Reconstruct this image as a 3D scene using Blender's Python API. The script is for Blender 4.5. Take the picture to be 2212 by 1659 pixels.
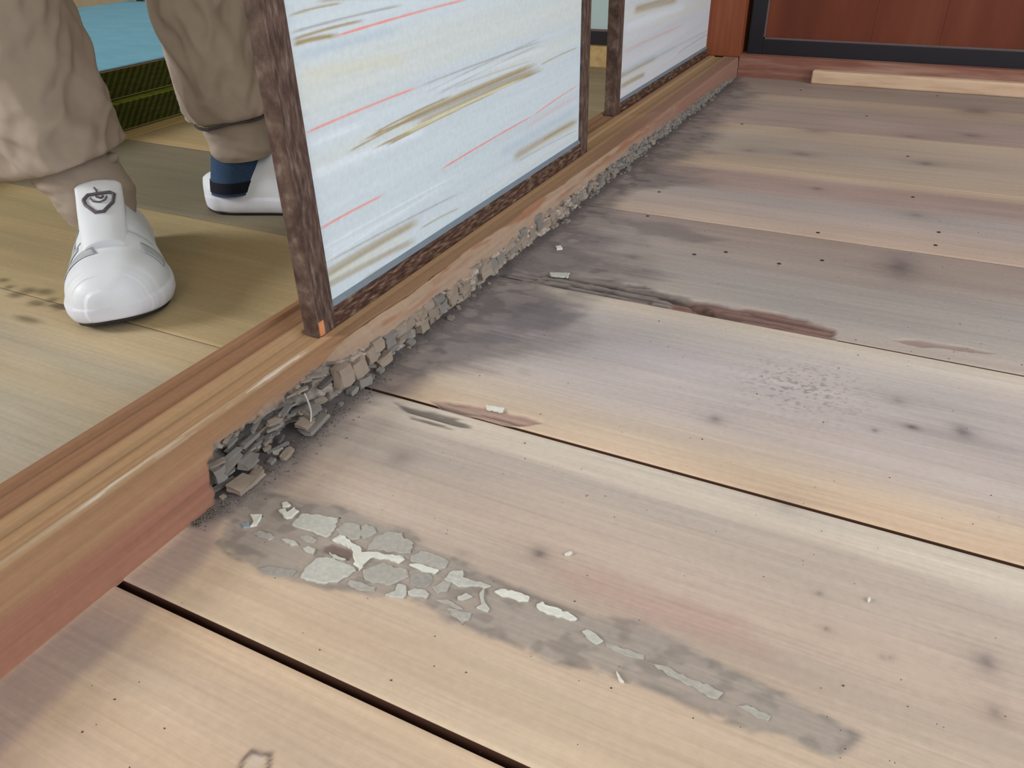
import bpy, bmesh, math
import numpy as np
from mathutils import Matrix, Vector

for _o in list(bpy.data.objects):
    bpy.data.objects.remove(_o, do_unlink=True)
SC = bpy.context.scene
COL = SC.collection

# ------------------------------------------------------------------ camera
cam = bpy.data.cameras.new('camera')
cam.sensor_width = 36.0
cam.lens = 1677.085 / 2212 * 36.0
cam.clip_start = 0.01
camo = bpy.data.objects.new('camera', cam)
COL.objects.link(camo)
_yaw, _pit, _rol = math.radians(27.39636), math.radians(57.71004), math.radians(-1.47236)
camo.matrix_world = (Matrix.Translation((0.3917, -0.1995, 0.3690)) @ Matrix.Rotation(_yaw, 4, 'Z')
                     @ Matrix.Rotation(_pit, 4, 'X') @ Matrix.Rotation(_rol, 4, 'Z'))
SC.camera = camo

# ------------------------------------------------------------------ world, lights, exposure
wd = bpy.data.worlds.new('world'); SC.world = wd; wd.use_nodes = True
wd.node_tree.nodes['Background'].inputs[0].default_value = (0.78, 0.88, 1.0, 1)
wd.node_tree.nodes['Background'].inputs[1].default_value = 0.6
def area(name, loc, target, sx, sy, power, col):
    l = bpy.data.lights.new(name, 'AREA'); l.shape = 'RECTANGLE'; l.size = sx; l.size_y = sy
    l.energy = power; l.color = col
    o = bpy.data.objects.new(name, l); COL.objects.link(o); o.location = loc
    o.rotation_euler = (Vector(target) - Vector(loc)).to_track_quat('-Z', 'Y').to_euler()
    return o
area('window_light_right', (2.45, 0.15, 1.25), (0.0, 0.45, 0.45), 2.2, 1.7, 62, (0.90, 0.95, 1.0))
area('window_light_front', (0.75, -2.35, 1.35), (0.35, 0.0, 0.2), 1.9, 1.7, 34, (1.0, 0.97, 0.94))
area('window_light_left', (-2.6, -1.35, 1.45), (-0.6, 0.2, 0.2), 0.8, 0.8, 84, (1.0, 0.98, 0.96))
vs = SC.view_settings
vs.view_transform = 'Standard'; vs.look = 'None'; vs.gamma = 1.0; vs.use_curve_mapping = False
vs.exposure = -0.06

# ------------------------------------------------------------------ helpers
def s2l(c):
    c = np.asarray(c, float) / 255.0
    return np.where(c <= 0.04045, c / 12.92, ((c + 0.055) / 1.055) ** 2.4)
def rgba(c): return tuple(s2l(c)) + (1.0,)
RNG = np.random.RandomState(7)
_T = RNG.rand(512, 512)
def vnoise(x, y, seed=0):
    x = np.asarray(x, float) + seed * 17.31; y = np.asarray(y, float) + seed * 9.77
    xi = np.floor(x).astype(int); yi = np.floor(y).astype(int)
    fx = x - xi; fy = y - yi
    fx = fx * fx * (3 - 2 * fx); fy = fy * fy * (3 - 2 * fy)
    a = _T[xi & 511, yi & 511]; b = _T[(xi + 1) & 511, yi & 511]
    c = _T[xi & 511, (yi + 1) & 511]; d = _T[(xi + 1) & 511, (yi + 1) & 511]
    return (a * (1 - fx) + b * fx) * (1 - fy) + (c * (1 - fx) + d * fx) * fy
def fbm(x, y, oct=4, seed=0):
    s = 0; a = 0.5; t = 0
    for i in range(oct):
        s = s + a * vnoise(x * 2 ** i, y * 2 ** i, seed + i * 3); t += a; a *= 0.5
    return s / t
def voronoi(x, y, seed=0):
    """first and second distance and a random id per point"""
    xi = np.floor(x).astype(int); yi = np.floor(y).astype(int)
    d1 = np.full(x.shape, 9.0); d2 = np.full(x.shape, 9.0); idr = np.zeros(x.shape)
    for dx in (-1, 0, 1):
        for dy in (-1, 0, 1):
            a = xi + dx; b = yi + dy
            px = a + _T[(a + seed) & 511, b & 511]; py = b + _T[(a + 91 + seed) & 511, (b + 37) & 511]
            r = _T[(a + 200 + seed) & 511, (b + 140) & 511]
            d = np.hypot(px - x, py - y)
            m = d < d1
            d2 = np.where(m, d1, np.minimum(d2, d)); idr = np.where(m, r, idr); d1 = np.where(m, d, d1)
    return d1, d2, idr
def sstep(a, b, x):
    t = np.clip((x - a) / (b - a), 0, 1); return t * t * (3 - 2 * t)
def sdpoly(poly, X, Y):
    """signed distance to a polygon, negative inside"""
    P = np.asarray(poly, float); d = np.full(X.shape, 1e9); ins = np.zeros(X.shape, bool)
    for i in range(len(P)):
        a = P[i]; b = P[(i + 1) % len(P)]; e = b - a
        wx = X - a[0]; wy = Y - a[1]
        t = np.clip((wx * e[0] + wy * e[1]) / max(e @ e, 1e-12), 0, 1)
        d = np.minimum(d, np.hypot(wx - e[0] * t, wy - e[1] * t))
        c = ((a[1] > Y) != (b[1] > Y))
        if abs(e[1]) > 1e-12:
            ins ^= c & (X < e[0] * (Y - a[1]) / e[1] + a[0])
    return np.where(ins, -d, d)

def mk(name, V, F, mat, parent=None, smooth=False, cols=None, kind=None):
    me = bpy.data.meshes.new(name)
    V = np.asarray(V, np.float32)
    if isinstance(F, np.ndarray):
        nf, k = F.shape
        me.vertices.add(len(V)); me.vertices.foreach_set('co', V.ravel())
        me.loops.add(nf * k); me.loops.foreach_set('vertex_index', F.ravel().astype(np.int32))
        me.polygons.add(nf); me.polygons.foreach_set('loop_start', np.arange(0, nf * k, k, dtype=np.int32))
        me.update(calc_edges=True)
    else:
        me.from_pydata([tuple(map(float, v)) for v in V], [], F); me.update()
    if cols is not None:
        at = me.color_attributes.new('Col', 'FLOAT_COLOR', 'POINT')
        c = np.ones((len(V), 4), np.float32); c[:, :3] = cols
        at.data.foreach_set('color', c.ravel())
    if smooth:
        me.polygons.foreach_set('use_smooth', np.ones(len(me.polygons), bool))
    me.materials.append(mat)
    o = bpy.data.objects.new(name, me); COL.objects.link(o)
    if parent is not None: o.parent = parent
    if kind: o['kind'] = kind
    return o
def gridfaces(nu, nv, closed_v=False):
    i = np.arange(nu - 1)[:, None]; j = np.arange(nv if closed_v else nv - 1)[None, :]
    j2 = (j + 1) % nv
    return np.stack([i * nv + j, (i + 1) * nv + j, (i + 1) * nv + j2, i * nv + j2], -1).reshape(-1, 4)
def box(x0, x1, y0, y1, z0, z1, bev=0.0, seg=2):
    bm = bmesh.new()
    bmesh.ops.create_cube(bm, size=1.0)
    for v in bm.verts:
        v.co = Vector(((x0 + x1) / 2 + v.co.x * (x1 - x0), (y0 + y1) / 2 + v.co.y * (y1 - y0), (z0 + z1) / 2 + v.co.z * (z1 - z0)))
    if bev > 0:
        bmesh.ops.bevel(bm, geom=list(bm.edges), offset=bev, segments=seg, affect='EDGES', profile=0.6)
    return bm
def obm(name, bm, mat, parent=None, smooth=False, kind=None):
    me = bpy.data.meshes.new(name); bmesh.ops.recalc_face_normals(bm, faces=list(bm.faces)); bm.to_mesh(me); bm.free()
    if smooth: me.polygons.foreach_set('use_smooth', np.ones(len(me.polygons), bool))
    me.materials.append(mat)
    o = bpy.data.objects.new(name, me); COL.objects.link(o)
    if parent is not None: o.parent = parent
    if kind: o['kind'] = kind
    return o
def bxo(name, dims, mat, parent=None, bev=0.0, kind=None):
    return obm(name, box(*dims, bev=bev), mat, parent, kind=kind)
def empty(name, loc=(0, 0, 0)):
    o = bpy.data.objects.new(name, None); COL.objects.link(o); o.location = loc; o.empty_display_size = 0.05
    return o
def tag(o, label=None, cat=None, group=None, kind=None):
    if label: o['label'] = label
    if cat: o['category'] = cat
    if group: o['group'] = group
    if kind: o['kind'] = kind
    return o
# ------------------------------------------------------------------ materials
def nmat(name, rough=0.6, spec=0.3):
    m = bpy.data.materials.new(name); m.use_nodes = True
    nt = m.node_tree; b = nt.nodes['Principled BSDF']
    b.inputs['Roughness'].default_value = rough; b.inputs['Specular IOR Level'].default_value = spec
    return m, nt, b
def coords(nt, scale, rot=(0, 0, 0)):
    tc = nt.nodes.new('ShaderNodeTexCoord'); mp = nt.nodes.new('ShaderNodeMapping')
    mp.inputs['Scale'].default_value = scale; mp.inputs['Rotation'].default_value = rot
    nt.links.new(tc.outputs['Object'], mp.inputs['Vector']); return mp.outputs['Vector']
def noise(nt, vec, scale, detail=4, rough=0.55, dist=0.0):
    n = nt.nodes.new('ShaderNodeTexNoise'); n.inputs['Scale'].default_value = scale; n.inputs['Detail'].default_value = detail
    n.inputs['Roughness'].default_value = rough; n.inputs['Distortion'].default_value = dist
    nt.links.new(vec, n.inputs['Vector']); return n.outputs['Fac']
def ramp(nt, fac, stops):
    r = nt.nodes.new('ShaderNodeValToRGB'); e = r.color_ramp.elements
    while len(e) < len(stops): e.new(0.5)
    for el, (p, c) in zip(e, stops): el.position = p; el.color = c if len(c) == 4 else tuple(c) + (1,)
    nt.links.new(fac, r.inputs['Fac']); return r.outputs['Color']
def mul(nt, a, b, fac=1.0, mode='MULTIPLY'):
    m = nt.nodes.new('ShaderNodeMix'); m.data_type = 'RGBA'; m.blend_type = mode; m.inputs['Factor'].default_value = fac
    nt.links.new(a, m.inputs['A']); nt.links.new(b, m.inputs['B']); return m.outputs['Result']
def bump(nt, b, fac, strength, dist=0.001):
    n = nt.nodes.new('ShaderNodeBump'); n.inputs['Strength'].default_value = strength; n.inputs['Distance'].default_value = dist
    nt.links.new(fac, n.inputs['Height']); nt.links.new(n.outputs['Normal'], b.inputs['Normal'])
def colattr(nt):
    a = nt.nodes.new('ShaderNodeAttribute'); a.attribute_name = 'Col'; return a.outputs['Color']
def gr(a, b): return [(0.3, (a, a, a)), (0.7, (b, b, b))]
def attr_wood(name, scale, amt=(0.9, 1.06), speck=True, rough=0.62, bstr=0.25):
    """vertex colour wood with fine fibre grain running along the stretched axis"""
    m, nt, b = nmat(name, rough, 0.16)
    v = coords(nt, scale); f = noise(nt, v, 1.0, 5, 0.6)
    c = mul(nt, colattr(nt), ramp(nt, f, gr(*amt)))
    v2 = coords(nt, (1, 1, 1)); f2 = noise(nt, v2, 180, 3, 0.6)
    c = mul(nt, c, ramp(nt, f2, gr(0.95, 1.04)))
    nt.links.new(c, b.inputs['Base Color']); bump(nt, b, f, bstr, 0.0006)
    return m
def plain(name, col, rough=0.6, var=0.06, nscale=60, spec=0.3, bstr=0.0):
    m, nt, b = nmat(name, rough, spec)
    v = coords(nt, (1, 1, 1)); f = noise(nt, v, nscale, 4)
    l = s2l(col)
    c = ramp(nt, f, [(0.3, tuple(l * (1 - var * 2))), (0.7, tuple(np.minimum(l * (1 + var * 2), 1)))])
    nt.links.new(c, b.inputs['Base Color'])
    if bstr: bump(nt, b, f, bstr)
    return m
def grained(name, stops, scale, rough=0.6, bstr=0.2, dist=0.0, detail=5):
    m, nt, b = nmat(name, rough, 0.3)
    v = coords(nt, scale); f = noise(nt, v, 1.0, detail, 0.6, dist)
    nt.links.new(ramp(nt, f, [(p, tuple(s2l(c))) for p, c in stops]), b.inputs['Base Color'])
    bump(nt, b, f, bstr, 0.0008); return m
M = {}
M['plank'] = attr_wood('plank_wood', (7, 330, 40))
M['sill'] = attr_wood('sill_wood', (260, 6, 260), (0.9, 1.06), rough=0.8)
M['dark'] = plain('dark_void', (24, 18, 15), 0.9)
M['plaster'] = plain('plaster_wall', (206, 203, 192), 0.9, 0.02, 30)
M['sandwall'] = plain('sand_plaster', (150, 138, 116), 0.95, 0.04, 40)
M['ceil'] = plain('ceiling_board', (176, 160, 134), 0.8, 0.04, 12)
M['frame'] = grained('dark_grained_frame', [(0.28, (50, 36, 32)), (0.46, (74, 57, 51)), (0.58, (94, 77, 69)), (0.70, (118, 104, 95))], (60, 260, 55), 0.5, 0.5)
M['frame_rail'] = grained('dark_grained_rail', [(0.30, (44, 28, 22)), (0.46, (70, 48, 40)), (0.58, (98, 78, 66)), (0.68, (132, 116, 100))], (200, 60, 330), 0.5, 0.5)
M['bead'] = plain('grey_bead', (110, 122, 132), 0.45, 0.04, 30)  # blue-grey puts the bluish light on the rail's bevel into the colour
M['paper'] = attr_wood('printed_paper', (60, 9, 420), (0.975, 1.02), rough=0.7, bstr=0.05)
M['peg'] = plain('raw_wood', (190, 128, 88), 0.6, 0.08, 90)
M['lacquer'] = plain('black_lacquer', (20, 20, 30), 0.35, 0.05, 30, 0.45)
M['redpanel'] = grained('red_brown_panel', [(0.25, (80, 34, 19)), (0.5, (104, 48, 28)), (0.75, (120, 68, 44))], (10, 10, 1.2), 0.55, 0.05)
M['post'] = grained('red_brown_post', [(0.25, (112, 56, 33)), (0.5, (128, 69, 43)), (0.75, (140, 82, 52))], (90, 90, 4), 0.5, 0.1)
M['base'] = grained('red_brown_sill', [(0.2, (104, 62, 50)), (0.45, (132, 88, 74)), (0.6, (150, 114, 100)), (0.8, (164, 136, 122))], (5, 60, 60), 0.6, 0.15)
M['batten'] = grained('pale_batten', [(0.25, (180, 150, 124)), (0.5, (206, 176, 148)), (0.75, (216, 190, 164))], (9, 60, 70), 0.6, 0.1)
M['blueglass'] = plain('pale_blue_panel', (176, 200, 204), 0.4, 0.02, 8)
M['chunk'] = plain('rotten_wood', (158, 144, 130), 0.9, 0.1, 220, 0.1, 0.6)
M['chunkg'] = plain('rotten_wood_grey', (138, 133, 128), 0.9, 0.12, 220, 0.1, 0.6)
M['chunkd'] = plain('rotten_wood_dark', (100, 97, 95), 0.9, 0.2, 200, 0.1, 0.6)
M['fl_p'] = plain('filler_pale', (180, 181, 174), 0.85, 0.05, 300, 0.15, 0.3)
M['fl_w'] = plain('filler_white', (204, 206, 198), 0.85, 0.03, 300, 0.15, 0.3)
M['fl_g'] = plain('filler_grey', (164, 162, 155), 0.85, 0.05, 300, 0.15, 0.3)
M['fl_d'] = plain('filler_dark', (150, 148, 142), 0.85, 0.06, 300, 0.15, 0.3)
M['fl_b'] = plain('filler_blue', (140, 156, 164), 0.85, 0.05, 300, 0.15, 0.3)
M['nail'] = plain('iron_nail', (62, 54, 52), 0.5, 0.1, 200)
M['dust'] = plain('wood_dust', (112, 106, 100), 0.95, 0.25, 400, 0.05)
M['speck'] = plain('dark_speck', (70, 62, 56), 0.95, 0.2, 400, 0.05)

# ------------------------------------------------------------------ measured outlines (quarter millimetres on the floor, metres on the doors)
FLAKES=[
('p',[(262, 362), (261, 411), (301, 424), (365, 436), (379, 409), (386, 375), (380, 358), (343, 363), (312, 361), (288, 358)]),
('g',[(388, 397), (391, 432), (429, 445), (459, 418), (470, 394), (451, 381), (416, 385)]),
('w',[(402, 358), (415, 387), (455, 376), (489, 368), (506, 353), (534, 369), (571, 376), (612, 387), (622, 381), (616, 363), (575, 362), (537, 348), (537, 322), (540, 301), (515, 311), (490, 337), (473, 356), (436, 359), (418, 358)]),
('g',[(443, 439), (451, 451), (483, 450), (494, 439), (491, 417), (479, 399), (461, 411)]),
('g',[(505, 383), (503, 422), (523, 456), (560, 465), (577, 449), (610, 449), (625, 413), (611, 401), (573, 392), (537, 383), (514, 368)]),
('g',[(643, 384), (632, 401), (644, 429), (681, 435), (729, 428), (737, 405), (722, 391), (693, 388), (663, 389)]),
('w',[(644, 374), (663, 385), (695, 384), (725, 387), (723, 372), (689, 367), (656, 369)]),
('p',[(415, 213), (407, 245), (410, 288), (435, 304), (471, 305), (506, 307), (529, 296), (521, 270), (513, 242), (491, 231), (476, 220), (441, 211)]),
('p',[(425, 316), (449, 318), (482, 315), (476, 306), (452, 306)]),
('g',[(571, 280), (545, 303), (562, 330), (581, 354), (614, 347), (649, 357), (666, 339), (655, 313), (639, 294), (596, 281)]),
('p',[(660, 280), (656, 303), (678, 308), (691, 284), (691, 267), (664, 258), (650, 261)]),
('p',[(691, 295), (700, 309), (729, 313), (745, 307), (745, 295), (721, 289), (701, 286)]),
('d',[(672, 353), (691, 364), (717, 367), (730, 355), (730, 327), (705, 315), (679, 320), (672, 335)]),
('g',[(537, 249), (538, 264), (570, 269), (607, 269), (613, 257), (581, 246), (553, 243)]),
('g',[(741, 332), (753, 363), (776, 363), (782, 338), (762, 322)]),
('p',[(754, 367), (757, 404), (781, 412), (796, 394), (827, 398), (871, 401), (869, 390), (836, 381), (808, 364), (786, 364)]),
('w',[(889, 389), (901, 401), (936, 405), (975, 406), (980, 395), (966, 385), (936, 384), (901, 381)]),
('w',[(1000, 395), (1009, 404), (1041, 401), (1081, 401), (1110, 395), (1104, 386), (1074, 382), (1041, 378), (1015, 379)]),
('p',[(1138, 362), (1145, 374), (1171, 369), (1182, 365), (1179, 349), (1160, 349)]),
('p',[(811, 331), (828, 348), (844, 347), (838, 334), (820, 324)]),
('p',[(855, 366), (862, 384), (875, 355), (895, 338), (906, 322), (881, 319), (872, 321), (879, 337)]),
('g',[(772, 300), (792, 316), (811, 311), (847, 305), (831, 296), (808, 299), (782, 297)]),
('g',[(807, 291), (841, 297), (871, 300), (876, 281), (863, 268), (834, 273)]),
('g',[(190, 286), (201, 304), (237, 309), (254, 301), (245, 284), (219, 284)]),
('p',[(278, 304), (290, 313), (320, 312), (334, 303), (317, 296), (295, 300)]),
('p',[(353, 300), (360, 315), (385, 311), (394, 296), (376, 291)]),
('w',[(188, 388), (202, 403), (221, 394), (224, 418), (247, 411), (248, 381), (236, 373), (209, 380)]),
('w',[(179, 415), (192, 428), (206, 423), (204, 410), (190, 406)]),
('w',[(128, 342), (160, 357), (169, 335), (178, 314), (166, 304), (157, 326)]),
('b',[(134, 302), (148, 317), (164, 303), (152, 290)]),
('d',[(293, 191), (313, 215), (362, 224), (391, 227), (392, 211), (362, 195), (324, 188)]),
('g',[(315, 334), (336, 348), (367, 346), (369, 331), (344, 323)]),
('p',[(1135, 367), (1142, 375), (1174, 368), (1190, 362), (1177, 347), (1150, 356)]),
('g',[(1192, 357), (1221, 361), (1251, 363), (1287, 364), (1286, 351), (1247, 347), (1210, 349)]),
('g',[(1296, 351), (1339, 356), (1379, 351), (1427, 349), (1470, 346), (1467, 321), (1434, 323), (1389, 334), (1344, 340)]),
('g',[(1502, 324), (1521, 338), (1540, 337), (1574, 331), (1571, 320), (1548, 318), (1527, 325)]),
('w',[(476, 1111), (507, 1119), (538, 1121), (545, 1100), (488, 1095)]),
('w',[(120, 2496), (145, 2507), (166, 2478), (145, 2456)]),
('p',[(218, 2202), (308, 2230), (321, 2187), (245, 2164)]),
('w',[(1721, 755), (1729, 762), (1731, 754), (1724, 745)]),
('w',[(1242, 295), (1245, 297), (1267, 275), (1264, 271)]),
('w',[(995, 579), (1010, 598), (1015, 592), (1001, 575)]),
('p',[(-23, 633), (1, 631), (13, 591), (-8, 589)]),
]
PG={
'GREY':[(52, 425), (198, 459), (376, 487), (572, 475), (736, 446), (926, 420), (1114, 419), (1264, 460), (1408, 419), (1595, 401), (1748, 367), (1704, 289), (1612, 306), (1486, 275), (1362, 289), (1216, 278), (1089, 258), (967, 265), (814, 268), (750, 286), (654, 265), (492, 213), (358, 193), (201, 192), (123, 213), (75, 324)],
'HOLE':[(397, 332), (413, 356), (441, 353), (468, 358), (488, 340), (487, 321), (460, 319), (410, 319)],
'SHREDA':[(77, 2123), (252, 2200), (459, 2248), (727, 2219), (872, 2214), (990, 2142), (1015, 2045), (816, 2064), (615, 2060), (409, 2042), (220, 2019)],
'SHREDR':[(783, 2174), (955, 2202), (1165, 2207), (1349, 2204), (1458, 2159), (1478, 2066), (1372, 2058), (1195, 2061), (1013, 2053), (839, 2056)],
'REDB':[(1670, 2168), (1773, 2211), (1915, 2228), (2060, 2210), (1931, 2193), (1776, 2157)],
'SHREDC':[(271, 1067), (390, 1103), (542, 1120), (680, 1103), (623, 1062), (500, 1034), (356, 1034)],
'SHREDW':[(171, 1002), (263, 1006), (427, 1006), (491, 986), (412, 941), (283, 946)],
'PINK':[(960, 542), (1100, 581), (1290, 560), (1457, 575), (1525, 503), (1379, 447), (1207, 456), (1041, 475)],
'PINKD':[(-984, 5999), (-155, 6014), (380, 6033)],
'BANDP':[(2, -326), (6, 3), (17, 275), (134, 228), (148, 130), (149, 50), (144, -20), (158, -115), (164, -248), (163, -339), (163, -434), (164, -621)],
'ESTAIN':[(320, 2805), (524, 2859), (761, 2860), (694, 2766), (469, 2733)],
'CST1':[(107, 1452), (237, 1595), (355, 1565), (283, 1433), (204, 1358)],
'CST2':[(177, 1792), (346, 1891), (520, 1876), (447, 1668), (261, 1670)],
'CSTL':[(142, 1428), (265, 1504), (315, 1447), (229, 1350), (160, 1263)],
'DST1':[(-8, 2396), (187, 2513), (363, 2435), (325, 2189), (111, 2149)],
'DST2':[(251, 2994), (550, 3012), (844, 2896), (727, 2813), (481, 2840)],
}
STAINEDGE=[(-1, 224), (72, 238), (124, 347), (156, 509), (142, 705), (115, 877), (158, 1021), (283, 1063), (257, 1201), (441, 1355), (445, 1585), (484, 1815), (472, 1996), (582, 2094), (648, 2332), (486, 2612), (320, 2805), (277, 3067), (210, 3215), (265, 3498), (463, 3673), (363, 4134), (363, 4601), (363, 4860), (275, 5221), (330, 5585), (380, 6033), (272, 6369), (116, 6723)]
KNOTS=[(0.2335, 0.1386, 0.0071, 0.0064, 0.6), (0.0942, 0.187, 0.0183, 0.0187, 0.28), (0.4944, 0.1695, 0.0082, 0.0094, 0.5), (0.2991, 0.3406, 0.0084, 0.0082, 0.4), (0.4804, 0.4053, 0.0098, 0.0119, 0.5), (0.4135, 0.7244, 0.0251, 0.0492, 0.5), (0.128, 0.631, 0.0148, 0.0129, 0.4), (0.287, 0.9719, 0.0102, 0.009, 0.4), (0.2371, 1.1409, 0.0261, 0.0169, 0.35), (0.421, 1.1588, 0.0213, 0.0164, 0.4), (0.1573, 1.1316, 0.0184, 0.0143, 0.3), (0.4844, 1.3625, 0.0175, 0.017, 0.4), (0.4917, 1.5551, 0.0456, 0.0409, 0.45), (0.2356, 1.2964, 0.0296, 0.0202, 0.3), (0.3923, 1.3192, 0.0269, 0.0166, 0.25), (0.4207, 0.9116, 0.0151, 0.0119, 0.3), (0.4179, 0.3777, 0.0028, 0.0031, 0.7), (0.4433, 0.3951, 0.0068, 0.0047, 0.8), (0.4313, 0.4303, 0.0086, 0.0086, 0.25), (0.4037, 0.1819, 0.0024, 0.0028, 0.4), (0.4116, 0.1557, 0.0018, 0.0026, 0.5), (0.4423, 0.1476, 0.0014, 0.0021, 0.25), (0.4467, 0.1497, 0.0014, 0.0021, 0.3), (0.0665, 0.4579, 0.0223, 0.0196, 0.25), (0.371, 0.2575, 0.0094, 0.0105, 0.2), (0.4984, 0.136, 0.0065, 0.0077, 0.35), (0.1874, 0.1177, 0.002, 0.0023, 0.1)]
NAILS=[(0.0999, 0.7703), (0.3136, 0.7972), (0.4487, 0.8575), (0.4467, 0.8106), (0.2238, 0.6898), (0.2876, 0.6804), (0.3309, 0.7097), (0.1915, 0.668), (0.0841, 0.8708), (0.4121, 0.9856), (0.3934, 1.1908), (0.3076, 1.4405), (0.1584, 1.626), (0.4204, 1.668), (0.1071, 1.2982)]
STREAK1=[
('g',(0.2918, 0.2961),(0.3556, 0.2975),0.0012,0.70),
('n',(0.2889, 0.2845),(0.4414, 0.2869),0.0011,0.70),
('g',(0.2886, 0.2795),(0.3814, 0.2817),0.0016,0.80),
('g',(0.2898, 0.2762),(0.3437, 0.2752),0.0024,0.90),
('r',(0.3391, 0.2749),(0.5607, 0.2796),0.0014,0.90),
('g',(0.3253, 0.3017),(0.4125, 0.2955),0.0015,0.50),
('b',(0.2915, 0.267),(0.4354, 0.2676),0.0078,0.50),
('y',(0.2899, 0.2522),(0.443, 0.2428),0.0108,0.35),
('r',(0.2856, 0.2112),(0.4571, 0.2143),0.0018,1.00),
('n',(0.454, 0.2146),(0.7431, 0.2147),0.0008,0.70),
('n',(0.4689, 0.2069),(0.7378, 0.2189),0.0016,0.50),
('n',(0.4847, 0.2013),(0.7326, 0.2116),0.0020,0.50),
('n',(0.5197, 0.2012),(0.7121, 0.1969),0.0013,0.40),
('w',(0.282, 0.1768),(0.464, 0.1729),0.0082,0.60),
('w',(0.2856, 0.2006),(0.3624, 0.2006),0.0055,0.50),
('w',(0.4723, 0.2078),(0.7648, 0.2039),0.0054,0.35),
('g',(0.3382, 0.1833),(0.4695, 0.1885),0.0010,0.80),
('g',(0.3572, 0.1878),(0.7172, 0.1906),0.0013,0.90),
('g',(0.3764, 0.1897),(0.5153, 0.1947),0.0012,0.90),
('g',(0.3711, 0.1766),(0.7435, 0.1815),0.0015,0.95),
('g',(0.3931, 0.1746),(0.6174, 0.1797),0.0014,0.90),
('g',(0.4192, 0.1891),(0.7224, 0.1906),0.0045,0.75),
('n',(0.434, 0.1865),(0.7328, 0.1854),0.0028,0.70),
('g',(0.4427, 0.1821),(0.7328, 0.1823),0.0036,0.70),
('y',(0.4145, 0.1789),(0.6919, 0.1813),0.0009,0.80),
('y',(0.4262, 0.1769),(0.6629, 0.1807),0.0007,0.80),
('g',(0.7328, 0.188),(0.8536, 0.1902),0.0012,0.60),
('r',(0.4836, 0.1267),(0.7118, 0.1318),0.0013,1.00),
('r',(0.7118, 0.1318),(0.8573, 0.1406),0.0018,0.70),
('r',(0.2836, 0.1312),(0.3823, 0.1316),0.0020,1.00),
('w',(0.2831, 0.114),(0.5133, 0.112),0.0008,0.80),
('w',(0.2827, 0.102),(0.4941, 0.1082),0.0010,0.70),
('w',(0.2865, 0.1079),(0.4208, 0.1043),0.0048,0.50),
('g',(0.2799, 0.09),(0.4381, 0.0878),0.0059,0.60),
('g',(0.2781, 0.0799),(0.4286, 0.0703),0.0046,0.60),
('n',(0.2872, 0.1002),(0.5247, 0.0905),0.0009,0.60),
('g',(0.4367, 0.0785),(0.517, 0.0745),0.0011,0.60),
('y',(0.2798, 0.0842),(0.4167, 0.0791),0.0010,0.90),
('g',(0.3352, 0.066),(0.4475, 0.0572),0.0014,0.40),
('g',(0.6503, 0.0942),(0.8609, 0.0916),0.0092,0.50),
('y',(0.6904, 0.089),(0.8613, 0.0866),0.0014,0.70),
('g',(0.739, 0.0945),(0.8609, 0.0916),0.0024,0.50),
('b',(0.6132, 0.1073),(0.8597, 0.1076),0.0123,0.50),
('n',(0.6598, 0.0862),(0.8619, 0.0791),0.0014,0.50),
('r',(0.691, 0.1215),(0.8583, 0.127),0.0050,0.18),
]
STREAK2=[
('g',(1.1908, 0.1964),(1.4596, 0.1864),0.0098,0.60),
('n',(1.242, 0.1982),(1.5133, 0.1897),0.0033,0.50),
('g',(1.1345, 0.1),(1.3462, 0.0986),0.0068,0.60),
('g',(1.1425, 0.0812),(1.2805, 0.0789),0.0061,0.60),
('r',(1.1378, 0.1385),(1.527, 0.133),0.0013,0.50),
('b',(1.1435, 0.1046),(1.4757, 0.0982),0.0105,0.50),
('w',(1.1461, 0.1738),(1.5214, 0.1678),0.0134,0.40),
('n',(1.1481, 0.1346),(1.4644, 0.1321),0.0017,0.40),
('y',(1.1462, 0.0884),(1.3369, 0.0881),0.0014,0.80),
('n',(1.4808, 0.0828),(1.7988, 0.0862),0.0033,0.40),
('g',(1.1795, 0.0983),(1.7498, 0.0947),0.0027,0.25),
]
SQUIG=[(0.1615, -0.0653), (0.1588, -0.0565), (0.1598, -0.0516), (0.1655, -0.051), (0.169, -0.0488), (0.1757, -0.0584)]
LSPOTS=[(-0.4673, 0.2541, 0.0108, 0.0075), (-0.4642, 0.2673, 0.0109, 0.0076), (-0.4266, 0.2493, 0.0119, 0.0071), (-0.4442, 0.2735, 0.0123, 0.0075), (-0.4177, 0.2621, 0.0075, 0.006), (-0.3936, 0.2555, 0.0116, 0.0069), (-0.519, 0.2743, 0.0082, 0.0054), (-0.4945, 0.2645, 0.0064, 0.0052), (-0.399, 0.2197, 0.0211, 0.0055)]
# ------------------------------------------------------------------ the setting: walls and ceiling
W0, W1, Y0, Y1, HC = -3.2, 2.7, -2.6, 1.78, 2.45
def wall(name, parts, label, mat='plaster'):
    bm = bmesh.new()
    for d in parts:
        b2 = box(*d); me = bpy.data.meshes.new('t'); b2.to_mesh(me); b2.free(); bm.from_mesh(me); bpy.data.meshes.remove(me)
    o = obm(name, bm, M[mat]); tag(o, label, 'wall', kind='structure'); return o
wall('wall_back', [(W0, W1, Y1 + 0.03, Y1 + 0.15, -0.05, HC)], 'sand coloured wall behind the black framed doors', 'sandwall')
wall('wall_front', [(W0, -0.2, Y0 - 0.12, Y0, -0.05, HC), (1.75, W1, Y0 - 0.12, Y0, -0.05, HC), (-0.2, 1.75, Y0 - 0.12, Y0, -0.05, 0.5), (-0.2, 1.75, Y0 - 0.12, Y0, 2.2, HC)], 'plaster wall with a window opening behind the camera')
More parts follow.
